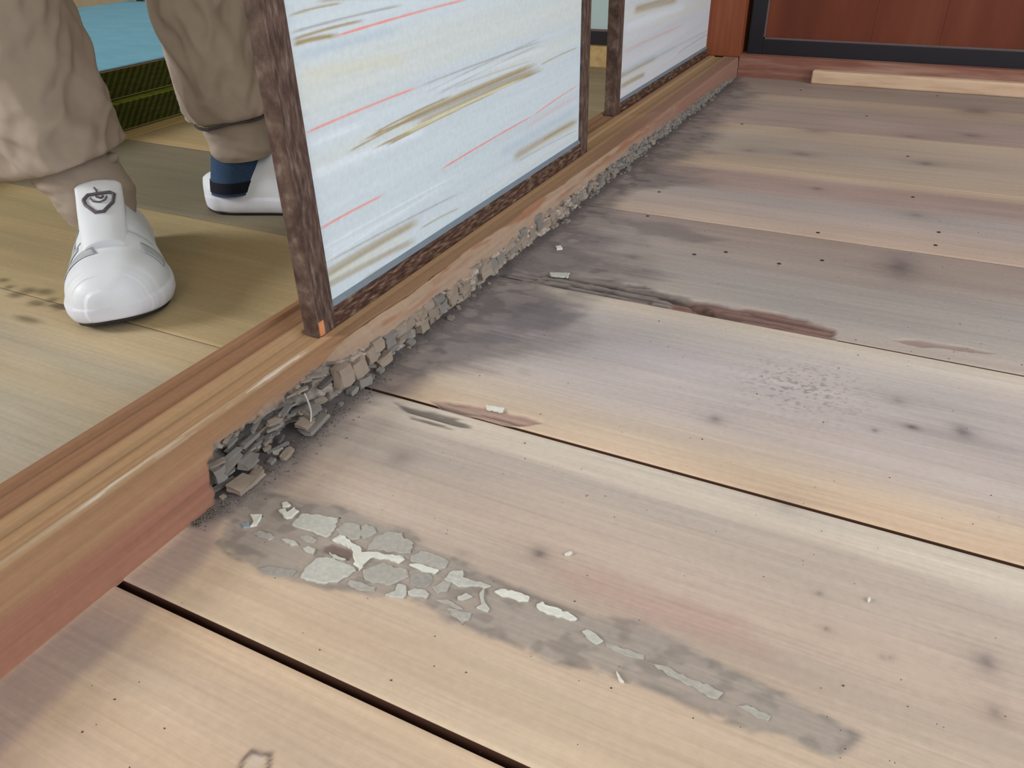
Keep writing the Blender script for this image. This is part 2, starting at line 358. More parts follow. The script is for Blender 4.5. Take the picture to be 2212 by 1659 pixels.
wall('wall_right', [(W1, W1 + 0.12, Y0, -0.95, -0.05, HC), (W1, W1 + 0.12, 1.25, Y1, -0.05, HC), (W1, W1 + 0.12, -0.95, 1.25, -0.05, 0.4), (W1, W1 + 0.12, -0.95, 1.25, 2.1, HC)], 'plaster wall with a wide window opening on the right')
wall('wall_left', [(W0 - 0.12, W0, Y0, -2.15, -0.05, HC), (W0 - 0.12, W0, -0.55, Y1, -0.05, HC), (W0 - 0.12, W0, -2.15, -0.55, -0.05, 0.8), (W0 - 0.12, W0, -2.15, -0.55, 2.1, HC)], 'sand coloured wall with a window opening in the far room', 'sandwall')
wall('wall_partition', [(-0.095, -0.01, -0.9, 1.72, 1.86, HC), (-0.095, -0.01, Y0, -0.9, -0.05, HC)], 'plaster wall above the sliding door opening')
tag(bxo('ceiling', (W0, W1, Y0, Y1, HC, HC + 0.06), M['ceil']), 'board ceiling over both rooms', 'ceiling', kind='structure')

# ------------------------------------------------------------------ floor planks
PW = 0.26
Q = lambda pts: [(a / 4000.0, b / 4000.0) for a, b in pts]
DESAT = 0.95
PROF = {  # plank tones; far planks darker, part of the light's falloff is in the colour
 -2: [(0, (190, 172, 150)), (1, (190, 170, 148))],
 -1: [(0, (184, 166, 150)), (.5, (190, 170, 150)), (.72, (196, 176, 148)), (.86, (188, 170, 146)), (1, (202, 182, 152))],
 0: [(0, (202, 184, 154)), (.13, (198, 178, 150)), (.3, (188, 172, 150)), (.45, (182, 168, 150)), (.58, (184, 168, 150)), (.72, (178, 168, 154)), (.84, (176, 168, 156)), (.87, (196, 188, 172)), (1, (200, 192, 174))],
 1: [(0, (200, 178, 150)), (.12, (196, 180, 156)), (.3, (182, 174, 166)), (.6, (176, 170, 166)), (.8, (182, 175, 167)), (.9, (194, 186, 172)), (1, (198, 188, 168))],
 2: [(0, (174, 164, 152)), (.2, (168, 162, 152)), (.5, (166, 159, 150)), (.8, (166, 153, 142)), (1, (162, 147, 136))],
 3: [(0, (194, 175, 154)), (.2, (186, 171, 157)), (.5, (176, 166, 158)), (.68, (172, 154, 143)), (.86, (170, 152, 141)), (.93, (184, 166, 146)), (.97, (200, 182, 154)), (1, (196, 178, 152))],
 4: [(0, (192, 172, 147)), (.12, (184, 168, 146)), (.4, (178, 167, 151)), (.7, (178, 166, 149)), (.88, (190, 174, 150)), (1, (196, 178, 150))],
 5: [(0, (178, 161, 147)), (.4, (170, 154, 142)), (.7, (176, 162, 144)), (.92, (188, 170, 146)), (1, (180, 164, 142))],
 6: [(0, (166, 152, 136)), (.3, (160, 146, 132)), (.6, (152, 139, 126)), (1, (150, 136, 124))],
}
LPROF = {
 -2: [(0, (176, 160, 128)), (1, (176, 160, 128))],
 -1: [(0, (178, 162, 128)), (1, (172, 160, 134))],
 0: [(0, (178, 168, 148)), (.35, (180, 169, 146)), (.55, (186, 168, 134)), (.7, (178, 164, 138)), (.85, (192, 170, 128)), (1, (194, 170, 124))],
 1: [(0, (178, 156, 108)), (.5, (176, 154, 106)), (.8, (172, 152, 102)), (1, (186, 162, 108))],
 2: [(0, (138, 128, 102)), (.5, (132, 124, 100)), (1, (140, 128, 102))],
 3: [(0, (190, 162, 108)), (1, (182, 156, 106))],
 4: [(0, (178, 152, 108)), (1, (168, 146, 104))],
 5: [(0, (172, 148, 108)), (1, (168, 144, 104))],
 6: [(0, (160, 138, 100)), (1, (150, 130, 96))],
}
_se = np.array(Q(STAINEDGE)); _so = np.argsort(_se[:, 1]); _se = _se[_so]
def base_col(prof, X, Y, k, left=False):
    v = (Y - k * PW) / PW
    k = k + 20 if left else k
    v = np.clip(v + 0.09 * (fbm(X * 2.2, Y * 5 + k * 3, 3, 5 + k) - 0.5) * np.clip(np.minimum(v, 1 - v) * 6, 0, 1), 0, 1)
    ps = [p for p, _ in prof]; C = np.stack([np.interp(v, ps, [s2l(c)[i] for _, c in prof]) for i in range(3)], -1)
    g = fbm(X * 5, Y * 130, 4, 11 + k); g2 = fbm(X * 1.6, Y * 42, 3, 31 + k); g3 = fbm(X * 9, Y * 14, 3, 50 + k)
    C = C * (1 + 0.16 * (g - 0.5) + 0.20 * (g2 - 0.5) + 0.14 * (g3 - 0.5))[..., None]
    lum = C.mean(-1, keepdims=True); C = lum + (C - lum) * (DESAT if k < 10 else 0.74)
    t = fbm(X * 4, Y * 16, 3, 71 + k) - 0.5
    C = C * np.stack([1 + 0.07 * t, 1 - 0.02 * t, 1 - 0.10 * t], -1)
    return C
def mixc(C, col, m):
    return C * (1 - m[..., None]) + (s2l(col) if len(np.shape(col)) == 1 and max(col) > 1.5 else np.asarray(col)) * m[..., None]
def paint_right(X, Y, k):
    C = base_col(PROF[k], X, Y, k); dz = np.zeros_like(X)
    fib = fbm(X * 14, Y * 260, 4, 3); n1 = fbm(X * 22, Y * 30, 4, 8); n2 = fbm(X * 60, Y * 90, 3, 9)
    # grey damp stain spreading out from the rotten sill
    e = np.interp(Y, _se[:, 1], _se[:, 0], left=0.0, right=0.0)
    r = X / np.maximum(e * (0.75 + 0.55 * fbm(X * 5, Y * 34, 3, 14)), 1e-4)
    act = sstep(0.045, 0.075, Y)
    ms = (1 - sstep(0.45, 1.25, r + 0.9 * (n1 - 0.5) + 0.35 * (fib - 0.5))) * act
    C = mixc(C, (126, 119, 114), ms * 0.86)
    md = (1 - sstep(0.2, 0.8, r + 1.1 * (n1 - 0.5))) * act * sstep(0.42, 0.6, n2 + 0.3 * (n1 - 0.5))
    C = mixc(C, (92, 88, 88), md * 0.6)
    lp = sstep(0.62, 0.72, fbm(X * 26, Y * 42, 3, 77)) * ms
    C = mixc(C, (150, 142, 134), lp * 0.7)
    core = (1 - sstep(0.004, 0.02, X + 0.012 * (n2 - 0.5))) * act
    C = mixc(C, (84, 82, 82), core * 0.7)
    def pm(name, f, wob=0.004, sc=40):
        d = sdpoly(Q(PG[name]), X, Y) + wob * 2 * (fbm(X * sc, Y * sc * 1.6, 4, 21) - 0.5)
        return 1 - sstep(-f, f, d)
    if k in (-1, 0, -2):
        C = mixc(C, (146, 130, 126), pm('BANDP', 0.007, 0.004, 20) * (0.70 + 0.5 * (fbm(X * 8, Y * 20, 2, 4) - 0.5)))  # purplish shadow strip beside the sill, painted into the plank colour
    if k == -1:
        S_ = np.array(SQUIG); d = np.full(X.shape, 9.0)
        for a_, b_ in zip(S_[:-1], S_[1:]):
            e_ = b_ - a_; t_ = np.clip(((X - a_[0]) * e_[0] + (Y - a_[1]) * e_[1]) / (e_ @ e_), 0, 1); d = np.minimum(d, np.hypot(X - a_[0] - e_[0] * t_, Y - a_[1] - e_[1] * t_))
        d = d + 0.0016 * (n2 - 0.5)
        C = mixc(C, (96, 84, 80), np.exp(-(d / 0.0014) ** 2) * 0.9)
        c_ = S_.mean(0); C = mixc(C, (196, 190, 180), np.exp(-((X - c_[0]) ** 2 + (Y - c_[1]) ** 2) / 0.0035 ** 2) * 0.6)
    if k == 0:
        g = pm('GREY', 0.0035, 0.006, 45)
        C = mixc(C, (150, 145, 136), g * 0.8)
        C = mixc(C, (122, 117, 109), g * sstep(0.5, 0.66, fbm(X * 80, Y * 110, 3, 6)) * 0.5)
        d = sdpoly(Q(PG['GREY']), X, Y)
        C = mixc(C, (112, 108, 100), np.exp(-((d + 0.001) / 0.0022) ** 2) * sstep(0.45, 0.6, n2) * 0.5)
        C = mixc(C, (120, 106, 98), pm('HOLE', 0.0012, 0.002)); dz -= 0.0008 * pm('HOLE', 0.001, 0.002)
        C = mixc(C, (172, 146, 134), pm('PINK', 0.012, 0.01) * 0.55)
        w = pm('SHREDW', 0.002, 0.004); f = sstep(0.52, 0.62, fib)
        C = mixc(C, (188, 182, 168), w * 0.7); C = mixc(C, (84, 78, 72), w * f * 0.8); dz -= 0.0012 * w * f
    if k == 1:
        w = pm('SHREDC', 0.0018, 0.005); f = sstep(0.42, 0.6, fib)
        C = mixc(C, (150, 128, 116), w * 0.85); C = mixc(C, (96, 84, 78), w * f * 0.8); dz -= 0.003 * w * (0.4 + f)
        for nm in ('CST1', 'CST2'): C = mixc(C, (112, 110, 112), pm(nm, 0.008, 0.014) * 0.55)
        C = mixc(C, (158, 152, 146), pm('CSTL', 0.004, 0.014) * 0.4)
        q = np.exp(-(((X - 0.355) / 0.05) ** 2 + ((Y - 0.42) / 0.045) ** 2))
        C = mixc(C, (104, 98, 94), sstep(0.62, 0.7, fbm(X * 330, Y * 420, 2, 41) + 0.06 * (q - 0.5)) * q * 0.55)
    if k == 2:
        w = pm('SHREDA', 0.0025, 0.008); f = sstep(0.44, 0.56, fbm(X * 22, Y * 240, 3, 37))
        C = mixc(C, (130, 122, 114), w * 0.9); C = mixc(C, (58, 54, 54), w * f * 0.9); dz -= 0.004 * w * (0.3 + f)
        w = pm('SHREDR', 0.003, 0.006)
        C = mixc(C, (128, 102, 92), w * 0.95); C = mixc(C, (90, 72, 66), w * f * 0.6); dz -= 0.004 * w * (0.5 + 0.6 * f)
        w = pm('REDB', 0.0016, 0.004); C = mixc(C, (142, 120, 110), w * 0.7); dz -= 0.0015 * w
        dz -= 0.009 * np.exp(-(((X - 0.004) / 0.006) ** 2 + ((Y - 0.523) / 0.0045) ** 2))
        for nm in ('DST1', 'DST2'): C = mixc(C, (118, 112, 108), pm(nm, 0.010, 0.014) * 0.6)
        d = sdpoly(Q(PG['SHREDR']), X, Y)
        C = mixc(C, (186, 176, 160), np.exp(-((d - 0.005) / 0.003) ** 2) * sstep(0.5, 0.6, fbm(X * 10, Y * 90, 3, 4)) * 0.6)
    # knots
    for (kx, ky, rx, ry, a) in KNOTS:
        if not (k * PW - 0.02 < ky < (k + 1) * PW + 0.02): continue
        d = np.hypot((X - kx) / rx, (Y - ky) / ry) + 0.5 * (n2 - 0.5)
        C = mixc(C, (104, 98, 98), np.exp(-(d ** 2) * 1.2) * a * 0.8)
        C = mixc(C, (72, 68, 70), np.exp(-((d * 2.4) ** 2)) * a * 0.7)
        C = C * (1 - 0.10 * np.exp(-((np.hypot((X - kx) / (rx * 3.2), (Y - ky) / (ry * 1.6))) ** 2)))[..., None]
    return np.clip(C * np.array([1.015, 0.98, 1.02]), 0.004, 0.95), dz
def plank(k, x0, x1, xf, xlines, ystep, painter, gaps, parent):
    ya = k * PW + gaps[0]; yb = (k + 1) * PW - gaps[1]
    yl = np.linspace(ya, yb, int(round((yb - ya) / ystep)) + 1)
    yl = np.concatenate([[ya, ya + 0.0002], yl[1:-1], [yb - 0.0002, yb]])
    nx, ny = len(xlines), len(yl)
    X, Y = np.meshgrid(xlines, yl, indexing='ij')
    C, dz = painter(X, Y, k)
    Z = dz + 0.00025 * (fbm(X * 3, Y * 20, 2, 60) - 0.5)
    ed = np.minimum(Y - ya, yb - Y)
    Z = Z - 0.0006 * np.exp(-ed / 0.0009)
    Xp = np.pad(X, 2, mode='edge'); Yp = np.pad(Y, 2, mode='edge'); Zp = np.pad(Z, 2, mode='edge')
    Cp = np.pad(C, ((2, 2), (2, 2), (0, 0)), mode='edge'); side = s2l((80, 54, 42))
    for i in (1, -2): Zp[i, :] -= 0.0005; Zp[:, i] -= 0.0005; Cp[i, :] = side; Cp[:, i] = side
    for i in (0, -1): Zp[i, :] = -0.02; Zp[:, i] = -0.02; Cp[i, :] = side; Cp[:, i] = side
    V = np.stack([Xp, Yp, Zp], -1).reshape(-1, 3)
    return mk('plank', V, gridfaces(nx + 4, ny + 4), M['plank'], parent, True, Cp.reshape(-1, 3))
floor = bxo('floor', (W0, W1, Y0, Y1, -0.06, -0.021), M['dark'])
tag(floor, 'bare wide plank floor, greyed and stained beside the rotten sill', 'floor', kind='structure')
GAP = {-1: (0.0008, 0.0029), 0: (0.0029, 0.0017), 1: (0.0018, 0.0014), 2: (0.0010, 0.0006), 3: (0.0006, 0.0005), 4: (0.0004, 0.0004), 5: (0.0004, 0.0004), 6: (0.0004, 0.0)}
PLANKS = {}
for k in range(-2, 7):
    st = {-2: 0.004, -1: 0.0018, 0: 0.0014, 1: 0.0014, 2: 0.0016, 3: 0.002, 4: 0.0024, 5: 0.0028, 6: 0.003}[k]
    xs = {-2: 0.004}.get(k, max(0.0016, st))
    xl = np.concatenate([np.arange(-0.032, 0.66, xs), np.arange(0.67, W1, 0.03)])
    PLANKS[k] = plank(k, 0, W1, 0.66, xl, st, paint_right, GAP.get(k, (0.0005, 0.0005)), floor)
for k in range(-10, -2):
    bxo('plank', (0.0006, W1, k * PW + 0.0006, (k + 1) * PW - 0.0006, -0.02, 0.0), M['ceil'], floor)
def paint_left(X, Y, k):
    C = base_col(LPROF[k], X, Y, k, True)
    if k == 0:
        d = np.abs(Y - 0.255); s = sstep(0.5, 0.62, fbm(X * 40, Y * 60, 3, 5)) * np.exp(-(d / 0.009) ** 2) * (X < -0.36)
        C = mixc(C, (110, 98, 76), s * 0.8)
    for (x_, y_, a_, b_) in LSPOTS:
        d = np.hypot((X - x_) / a_, (Y - y_) / b_); C = mixc(C, (104, 94, 76), np.exp(-d ** 3) * 0.75)
    return np.clip(C, 0.004, 0.95), np.zeros_like(X)
for k in range(-2, 7):
    xl = np.concatenate([np.arange(-0.9045, -0.105, 0.003), [-0.1045]])
    plank(k, 0, 0, 0, xl, 0.003 if k in (0, 1) else 0.005, paint_left, (0.0005, 0.0005), floor)
for k in range(-10, -2):
    bxo('plank', (-0.9045, -0.1045, k * PW + 0.0006, (k + 1) * PW - 0.0006, -0.02, 0.0), M['ceil'], floor)
# board that runs along the tatami and the floor under it
M['lwood'] = grained('yellow_board', [(0.25, (160, 136, 92)), (0.5, (184, 158, 110)), (0.75, (196, 170, 122))], (60, 5, 60), 0.6, 0.1)
bxo('plank', (-0.964, -0.9055, Y0, 1.72, -0.02, 0.001), M['lwood'], floor, 0.0008)
bxo('plank', (W0, -0.965, Y0, 1.72, -0.02, 0.0), M['lwood'], floor)
# nails
_nb = bmesh.new(); bmesh.ops.create_cone(_nb, cap_ends=True, segments=10, radius1=0.0026, radius2=0.0021, depth=0.0008)
_nm = bpy.data.meshes.new('nail'); _nb.to_mesh(_nm); _nb.free(); _nm.materials.append(M['nail'])
for x, y in NAILS:
    k = int(math.floor(y / PW)); o = bpy.data.objects.new('nail', _nm); COL.objects.link(o); o.location = (x, y, 0.0002); o.parent = PLANKS[k]
# flakes of old filler on the second plank
def flake(kind, pts, parent):
    P = np.array(Q(pts)); n = len(P)
    # subdivide and roughen the outline
    out = []
    for i in range(n):
        a, b = P[i], P[(i + 1) % n]; L = np.hypot(*(b - a)); m = max(1, int(L / 0.0022))
        for j in range(m):
            q = a + (b - a) * j / m
            out.append(q + (RNG.rand(2) - 0.5) * 0.0015)
    out = np.array(out); c = out.mean(0); N = len(out)
    th = {'w': 0.0016, 'p': 0.0012, 'g': 0.0008, 'd': 0.0006, 'b': 0.0012}[kind]
    ins = c + (out - c) * 0.93
    V = [(*q, -0.0005) for q in out] + [(*q, th * 0.7) for q in out] + [(*q, th + 0.0003 * (RNG.rand() - 0.5)) for q in ins] + [(*c, th)]
    F = []
    for i in range(N):
        j = (i + 1) % N
        F += [(i, j, N + j, N + i), (N + i, N + j, 2 * N + j, 2 * N + i)]
    F.append(tuple(range(2 * N, 3 * N)))
    # orientation
    A = np.sum(out[:, 0] * np.roll(out[:, 1], -1) - out[:, 1] * np.roll(out[:, 0], -1))
    if A < 0: F = [tuple(reversed(f)) for f in F]
    return mk('filler_flake', V[:-1], F, M['fl_' + kind], parent)
for kd, pts in FLAKES: flake(kd, pts, PLANKS[int(math.floor(np.mean([b for _, b in pts]) / 4000.0 / PW))])

# ------------------------------------------------------------------ the rotten sill
SH = 0.0418
top = [(-0.0345, 0), (-0.0355, -0.0022), (-0.0560, -0.0022), (-0.0570, 0), (-0.0725, 0), (-0.0735, -0.0022), (-0.0940, -0.0022), (-0.0950, 0), (-0.1025, 0)]
prof = [(0.0, z) for z in np.arange(-0.0015, SH - 0.0035, 0.0012)]
for a in np.linspace(0, math.pi / 2, 6): prof.append((-0.0035 + 0.0035 * math.cos(a), SH - 0.0035 + 0.0035 * math.sin(a)))
prof += [(x, SH) for x in np.arange(-0.005, -0.034, -0.0015)]
for i, (x, d) in enumerate(top):
    prof.append((x, SH + d))
    if i < len(top) - 1:
        x2, d2 = top[i + 1]
        m = int(abs(x2 - x) / 0.002)
        for j in range(1, m): prof.append((x + (x2 - x) * j / m, SH + d + (d2 - d) * j / m))
prof += [(-0.104, SH - 0.0015), (-0.104, -0.0015)]
prof = np.array(prof)
sarc = np.concatenate([[0], np.cumsum(np.hypot(*np.diff(prof, axis=0).T))])
yl = np.concatenate([np.arange(-2.6, -0.3, 0.05), np.arange(-0.3, 0.07, 0.004), np.arange(0.07, 1.0, 0.0013), np.arange(1.0, 1.7215, 0.0026), [1.7225]])
Yg, Sg = np.meshgrid(yl, sarc, indexing='ij')
Xg = np.broadcast_to(prof[:, 0], Yg.shape).copy(); Zg = np.broadcast_to(prof[:, 1], Yg.shape).copy()
stop = np.interp(Yg, [.080, .088, .10, .21, .25, .30, .40, .6, .8, 1.0, 1.2, 1.4, 1.6, 1.68, 1.70], [-.02, .036, .0445, .0455, .030, .026, .025, .024, .0235, .0225, .020, .017, .011, .005, -.01])
jag = fbm(Yg * 55, Sg * 120, 3, 5) - 0.5
stop = stop + (0.006 + 0.006 * sstep(.7, 1.0, Yg)) * jag + 0.006 * (fbm(Yg * 14, Sg * 5, 2, 15) - 0.5)
rot = 1 - sstep(-0.0008, 0.0014, Sg - stop)
rot *= sstep(0.083, 0.092, Yg + 0.010 * (fbm(Yg * 20, Sg * 160, 2, 7) - 0.5) - 0.10 * np.maximum(0, 0.012 - Sg))
front = np.clip(1 - (Sg - 0.048) / 0.004, 0, 1)
near = 1 - sstep(0.205, 0.25, Yg); farz = sstep(0.72, 0.95, Yg); midz = (1 - near) * (1 - farz)
# worn-away arris above the blocks: a bleached slope
wt = np.interp(Yg, [.20, .25, .4, .65, .85, 1.1, 1.4], [0, .011, .012, .009, .005, .003, .001]) * (0.55 + 0.9 * fbm(Yg * 24, Sg * 0 + 3, 3, 25))
zl0 = 0.021
cham = wt * np.clip((prof[:, 1][None] - zl0) / (SH - zl0), 0, 1)
isf = (Sg < 0.0425)
Xg = np.where(isf, Xg - cham - 0.0012 * (fbm(Yg * 30, Sg * 200, 3, 27) - 0.5) * (wt > 0.002), np.where(prof[:, 0][None] > -0.02, np.minimum(Xg, -wt), Xg))
dep = np.interp(Yg, [.08, .1, .2, .25, .4, .6, 1.0, 1.6, 1.7], [.014, .019, .018, .010, .0075, .0065, .0075, .005, .002])
def rvor(x, y, seed):
    xi = np.floor(x).astype(int); yi = np.floor(y).astype(int)
    d1 = np.full(x.shape, 9.0); d2 = np.full(x.shape, 9.0); idr = np.zeros(x.shape)
    for dx in (-1, 0, 1):
        for dy in (-1, 0, 1):
            a = xi + dx; b = yi + dy
            px = a + 0.15 + 0.7 * _T[(a + seed) & 511, b & 511]; py = b + 0.2 + 0.6 * _T[(a + 91 + seed) & 511, (b + 37) & 511]
            rr = _T[(a + 200 + seed) & 511, (b + 140) & 511]
            ax = np.abs(px - x); ay = np.abs(py - y); d = np.maximum(ax, ay) * 0.75 + 0.25 * (ax + ay)
            m = d < d1
            d2 = np.where(m, d1, np.minimum(d2, d)); idr = np.where(m, rr, idr); d1 = np.where(m, d, d1)
    return d1, d2, idr
wobx = 0.5 * (fbm(Yg * 40, Sg * 60, 3, 81) - 0.5); woby = 0.5 * (fbm(Yg * 40, Sg * 60, 3, 83) - 0.5)
d1, d2, cid = rvor(Yg * 62 + wobx, Sg * 98 + 0.35 + woby, 3)
e1, e2, eid = voronoi(Yg * 190 + wobx, Sg * 260, 40)
block = cid * 0.0055 + eid * (0.0016 + 0.0026 * farz)
crack = (0.0065 * midz + 0.004) * (1 - sstep(0.02, 0.15, d2 - d1)) + (0.001 + 0.002 * farz) * (1 - sstep(0.02, 0.2, e2 - e1))
lam = fbm(Yg * 13 + 0.3 * jag, Sg * 330 + Yg * 30, 4, 19); lam2 = fbm(Yg * 45, Sg * 150, 3, 66)
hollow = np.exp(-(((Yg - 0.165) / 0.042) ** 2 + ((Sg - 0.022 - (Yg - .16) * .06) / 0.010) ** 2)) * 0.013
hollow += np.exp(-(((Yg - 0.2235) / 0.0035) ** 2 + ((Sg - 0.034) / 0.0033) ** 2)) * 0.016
taper = sstep(0.0, 0.008, stop - Sg) * 0.55 + 0.45
inn_b = dep * taper - block + crack
fine = fbm(Yg * 170, Sg * 520, 3, 91) - 0.5; fine2 = np.abs(fbm(Yg * 70, Sg * 260, 3, 95) - 0.5)
inn_n = dep * taper - 0.006 * fine - 0.022 * (0.16 - fine2) - 0.017 * (lam - 0.45) - 0.014 * (lam2 - 0.5) - 0.004 * (eid - 0.5) + hollow
inn = rot * (inn_b * (1 - near) + inn_n * near + hollow * (1 - near))
inn = np.where(rot > 0.01, np.maximum(inn, -0.0015), 0)
foot = np.exp(-np.maximum(Sg, 0) / 0.006) * rot * 0.006 * fbm(Yg * 60, Sg * 200, 2, 33)
Xg = Xg - inn * front + foot * 0.6
Zg = Zg - rot * near * (Sg > 0.036) * (0.003 + 0.004 * cid) * np.clip((Sg - 0.034) / 0.006, 0, 1)
# a long drying crack behind the worn arris
cr = np.exp(-((Sg - (0.0565 - 0.012 * sstep(0.26, 0.5, Yg) + 0.003 * (fbm(Yg * 9, Sg * 0 + 1, 2, 2) - 0.5))) / 0.0007) ** 2) * sstep(0.235, 0.27, Yg) * (1 - sstep(0.42, 0.50, Yg))
Zg = Zg - 0.002 * cr
# paint
g = fbm(Sg * 260, Yg * 3.2, 4, 1); g2 = fbm(Sg * 70, Yg * 2.0, 3, 2); g3 = fbm(Sg * 40, Yg * 5, 3, 12)
C = np.ones(Yg.shape + (3,)) * s2l((168, 122, 88))
f = sstep(0.026, 0.044, Sg + 0.010 * (g2 - 0.5))
C = s2l((158, 108, 86))[None, None] * (1 - f[..., None]) + s2l((152, 116, 84))[None, None] * f[..., None]
tp = sstep(0.066, 0.070, Sg) * (1 - sstep(0.112, 0.116, Sg))
C = mixc(C, (172, 138, 98), tp * 0.8)
bk = sstep(0.115, 0.119, Sg); C = mixc(C, (146, 106, 76), bk * 0.9)
C = C * (1 + 0.30 * (g - 0.5) + 0.34 * (g2 - 0.5))[..., None]
C = mixc(C, (150, 92, 66), sstep(0.56, 0.7, g3) * (1 - f) * 0.6)
wear = np.exp(-((Sg - (0.0735 + 0.002 * (fbm(Yg * 6, Sg * 0, 2, 6) - 0.5))) / 0.0036) ** 2) * (1 - sstep(0.2, 0.26, Yg)) * (0.35 + 0.9 * sstep(0.35, 0.6, fbm(Yg * 9, Sg * 260, 3, 16)))
wear = np.clip(wear, 0, 1)
C = mixc(C, (176, 158, 134), wear * 0.7)
C = mixc(C, (214, 208, 198), wear * sstep(0.55, 0.62, fbm(Yg * 30, Sg * 500, 3, 8)) * sstep(0.0, 0.03, Yg) * 0.9)
C = mixc(C, (112, 70, 46), np.exp(-((Sg - 0.1145) / 0.0012) ** 2) * 0.8)
C = mixc(C, (120, 78, 52), np.exp(-((Sg - 0.086) / 0.001) ** 2) * 0.5)
C = mixc(C, (60, 38, 28), cr * 0.7)
fade = sstep(0.75, 1.2, Yg); C = mixc(C, (150, 114, 100), fade * (1 - sstep(0.066, 0.074, Sg)) * 0.6)
# bleached wood just above the rot
slope = sstep(0.0015, 0.004, wt) * isf * sstep(0.019, 0.024, Sg) * (1 - rot)
sc_ = s2l((164, 140, 116))[None, None] * (0.8 + 0.4 * fbm(Yg * 9, Sg * 300, 3, 28))[..., None]
sc_ = mixc(sc_, (150, 96, 66), sstep(0.5, 0.62, fbm(Yg * 11, Sg * 90, 3, 29)) * sstep(0.026, 0.036, Sg) * 0.8)
C = C * (1 - 0.9 * slope[..., None]) + sc_ * 0.9 * slope[..., None]
gh = np.exp(-np.maximum(Sg - stop, 0) / 0.004) * sstep(0.07, 0.1, Yg) * (1 - rot) * (Sg < 0.06)
C = mixc(C, (128, 112, 104), gh * 0.55)
rc = s2l((164, 150, 136))[None, None] * (0.72 + 0.42 * cid + 0.2 * (eid - 0.5))[..., None]
grey = near + 0.6 * farz
grey = np.clip(grey + 0.9 * (fbm(Yg * 12, Sg * 50, 2, 44) - 0.5), 0, 1)
rc = mixc(rc, (130, 127, 123), grey * 0.75) * (0.85 + 0.3 * eid)[..., None]
rc = mixc(rc, (150, 132, 112), near * sstep(0.5, 0.62, lam) * 0.55)
rc = mixc(rc, (172, 160, 142), near * sstep(0.54, 0.64, fbm(Yg * 60, Sg * 160, 3, 97)) * 0.6)
rc = mixc(rc, (70, 68, 68), near * sstep(0.56, 0.66, fbm(Yg * 48, Sg * 130, 3, 98)) * 0.7)
rc = rc * (1 - 0.25 * farz)[..., None]
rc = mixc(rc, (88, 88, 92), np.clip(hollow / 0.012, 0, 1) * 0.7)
C = C * (1 - rot[..., None]) + rc * rot[..., None]
_l = C.mean(-1, keepdims=True); C = (_l + (C - _l) * 0.88) * 0.93
sill = mk('trim_1', np.stack([Xg, Yg, Zg], -1).reshape(-1, 3), gridfaces(len(yl), len(sarc)), M['sill'], None, True, np.clip(C, .004, .95).reshape(-1, 3))
tag(sill, 'reddish wooden door sill with its front edge rotted away in grey crumbling blocks', 'door sill', kind='structure')
SILLX = (Xg, Yg, Zg)
# loose blocks of rotten wood that cling to the sill's front
def chunk_mesh(i, mat):
    r = np.random.RandomState(100 + i); bm = bmesh.new(); bmesh.ops.create_cube(bm, size=1.0)
    bmesh.ops.subdivide_edges(bm, edges=list(bm.edges), cuts=1)
    for v in bm.verts:
        v.co = v.co.normalized() * (0.50 + 0.12 * r.rand()) * 0.35 + v.co * 0.7
        v.co += Vector(r.rand(3) - 0.5) * 0.16
    bmesh.ops.triangulate(bm, faces=list(bm.faces))
    me = bpy.data.meshes.new('wood_chunk'); bmesh.ops.recalc_face_normals(bm, faces=list(bm.faces)); bm.to_mesh(me); bm.free(); me.materials.append(mat); return me
CH = [chunk_mesh(i, M[('chunk', 'chunkg', 'chunkd')[i % 3]]) for i in range(12)]
r = np.random.RandomState(5)
def chunk(y, z, x, sx, sy, sz, kind, rz=0):
    me = CH[[j for j in range(12) if j % 3 == kind][r.randint(4)]]
    o = bpy.data.objects.new('wood_chunk', me); COL.objects.link(o)
    o.location = (x, y, z); o.scale = (sx, sy, sz); o.rotation_euler = ((r.rand() - .5) * 0.3, (r.rand() - .5) * 0.5, rz + (r.rand() - .5) * 0.35); o.parent = sill
for i in range(60):                                # blocks of the cubical rot
    y = 0.245 + 0.55 * r.rand(); z = 0.003 + 0.020 * r.rand(); sl = 0.010 + 0.012 * r.rand()
    chunk(y, z, -0.006 + 0.004 * r.rand(), 0.008, sl, 0.006 + 0.007 * r.rand(), 0 if r.rand() < .75 else 1)
for i in range(80):                                # greyer crumbs farther along
    y = 0.75 + 0.85 * r.rand(); st = float(np.interp(y, [.75, 1.0, 1.2, 1.4, 1.6], [.022, .020, .018, .014, .008]))
    s = 0.004 + 0.006 * r.rand(); chunk(y, st * r.rand(), -0.005 + 0.005 * r.rand(), s * .8, s * (1 + r.rand()), s, 1 if r.rand() < .7 else 0)
for i in range(60):                                # splintered scraps in the hole at the near end
    y = 0.098 + 0.13 * r.rand(); z = 0.038 * r.rand() ** 1.5; sl = 0.006 + 0.016 * r.rand() ** 1.5
    chunk(y, z, -0.014 + 0.013 * r.rand() - 0.004 * z / .04, 0.0022 + 0.0035 * r.rand(), sl, 0.0012 + 0.0022 * r.rand(), (0, 1, 1, 2)[r.randint(4)], (r.rand() - .5) * 0.8)
for i in range(60):                                # debris at the foot of the rot
    y = 0.09 + 1.45 * r.rand() ** 1.5; s = 0.002 + 0.004 * r.rand() ** 2
    chunk(y, s * 0.35, 0.001 + 0.010 * r.rand() ** 2, s * 1.4, s * 1.6, s * 0.8, int(r.rand() < .6))
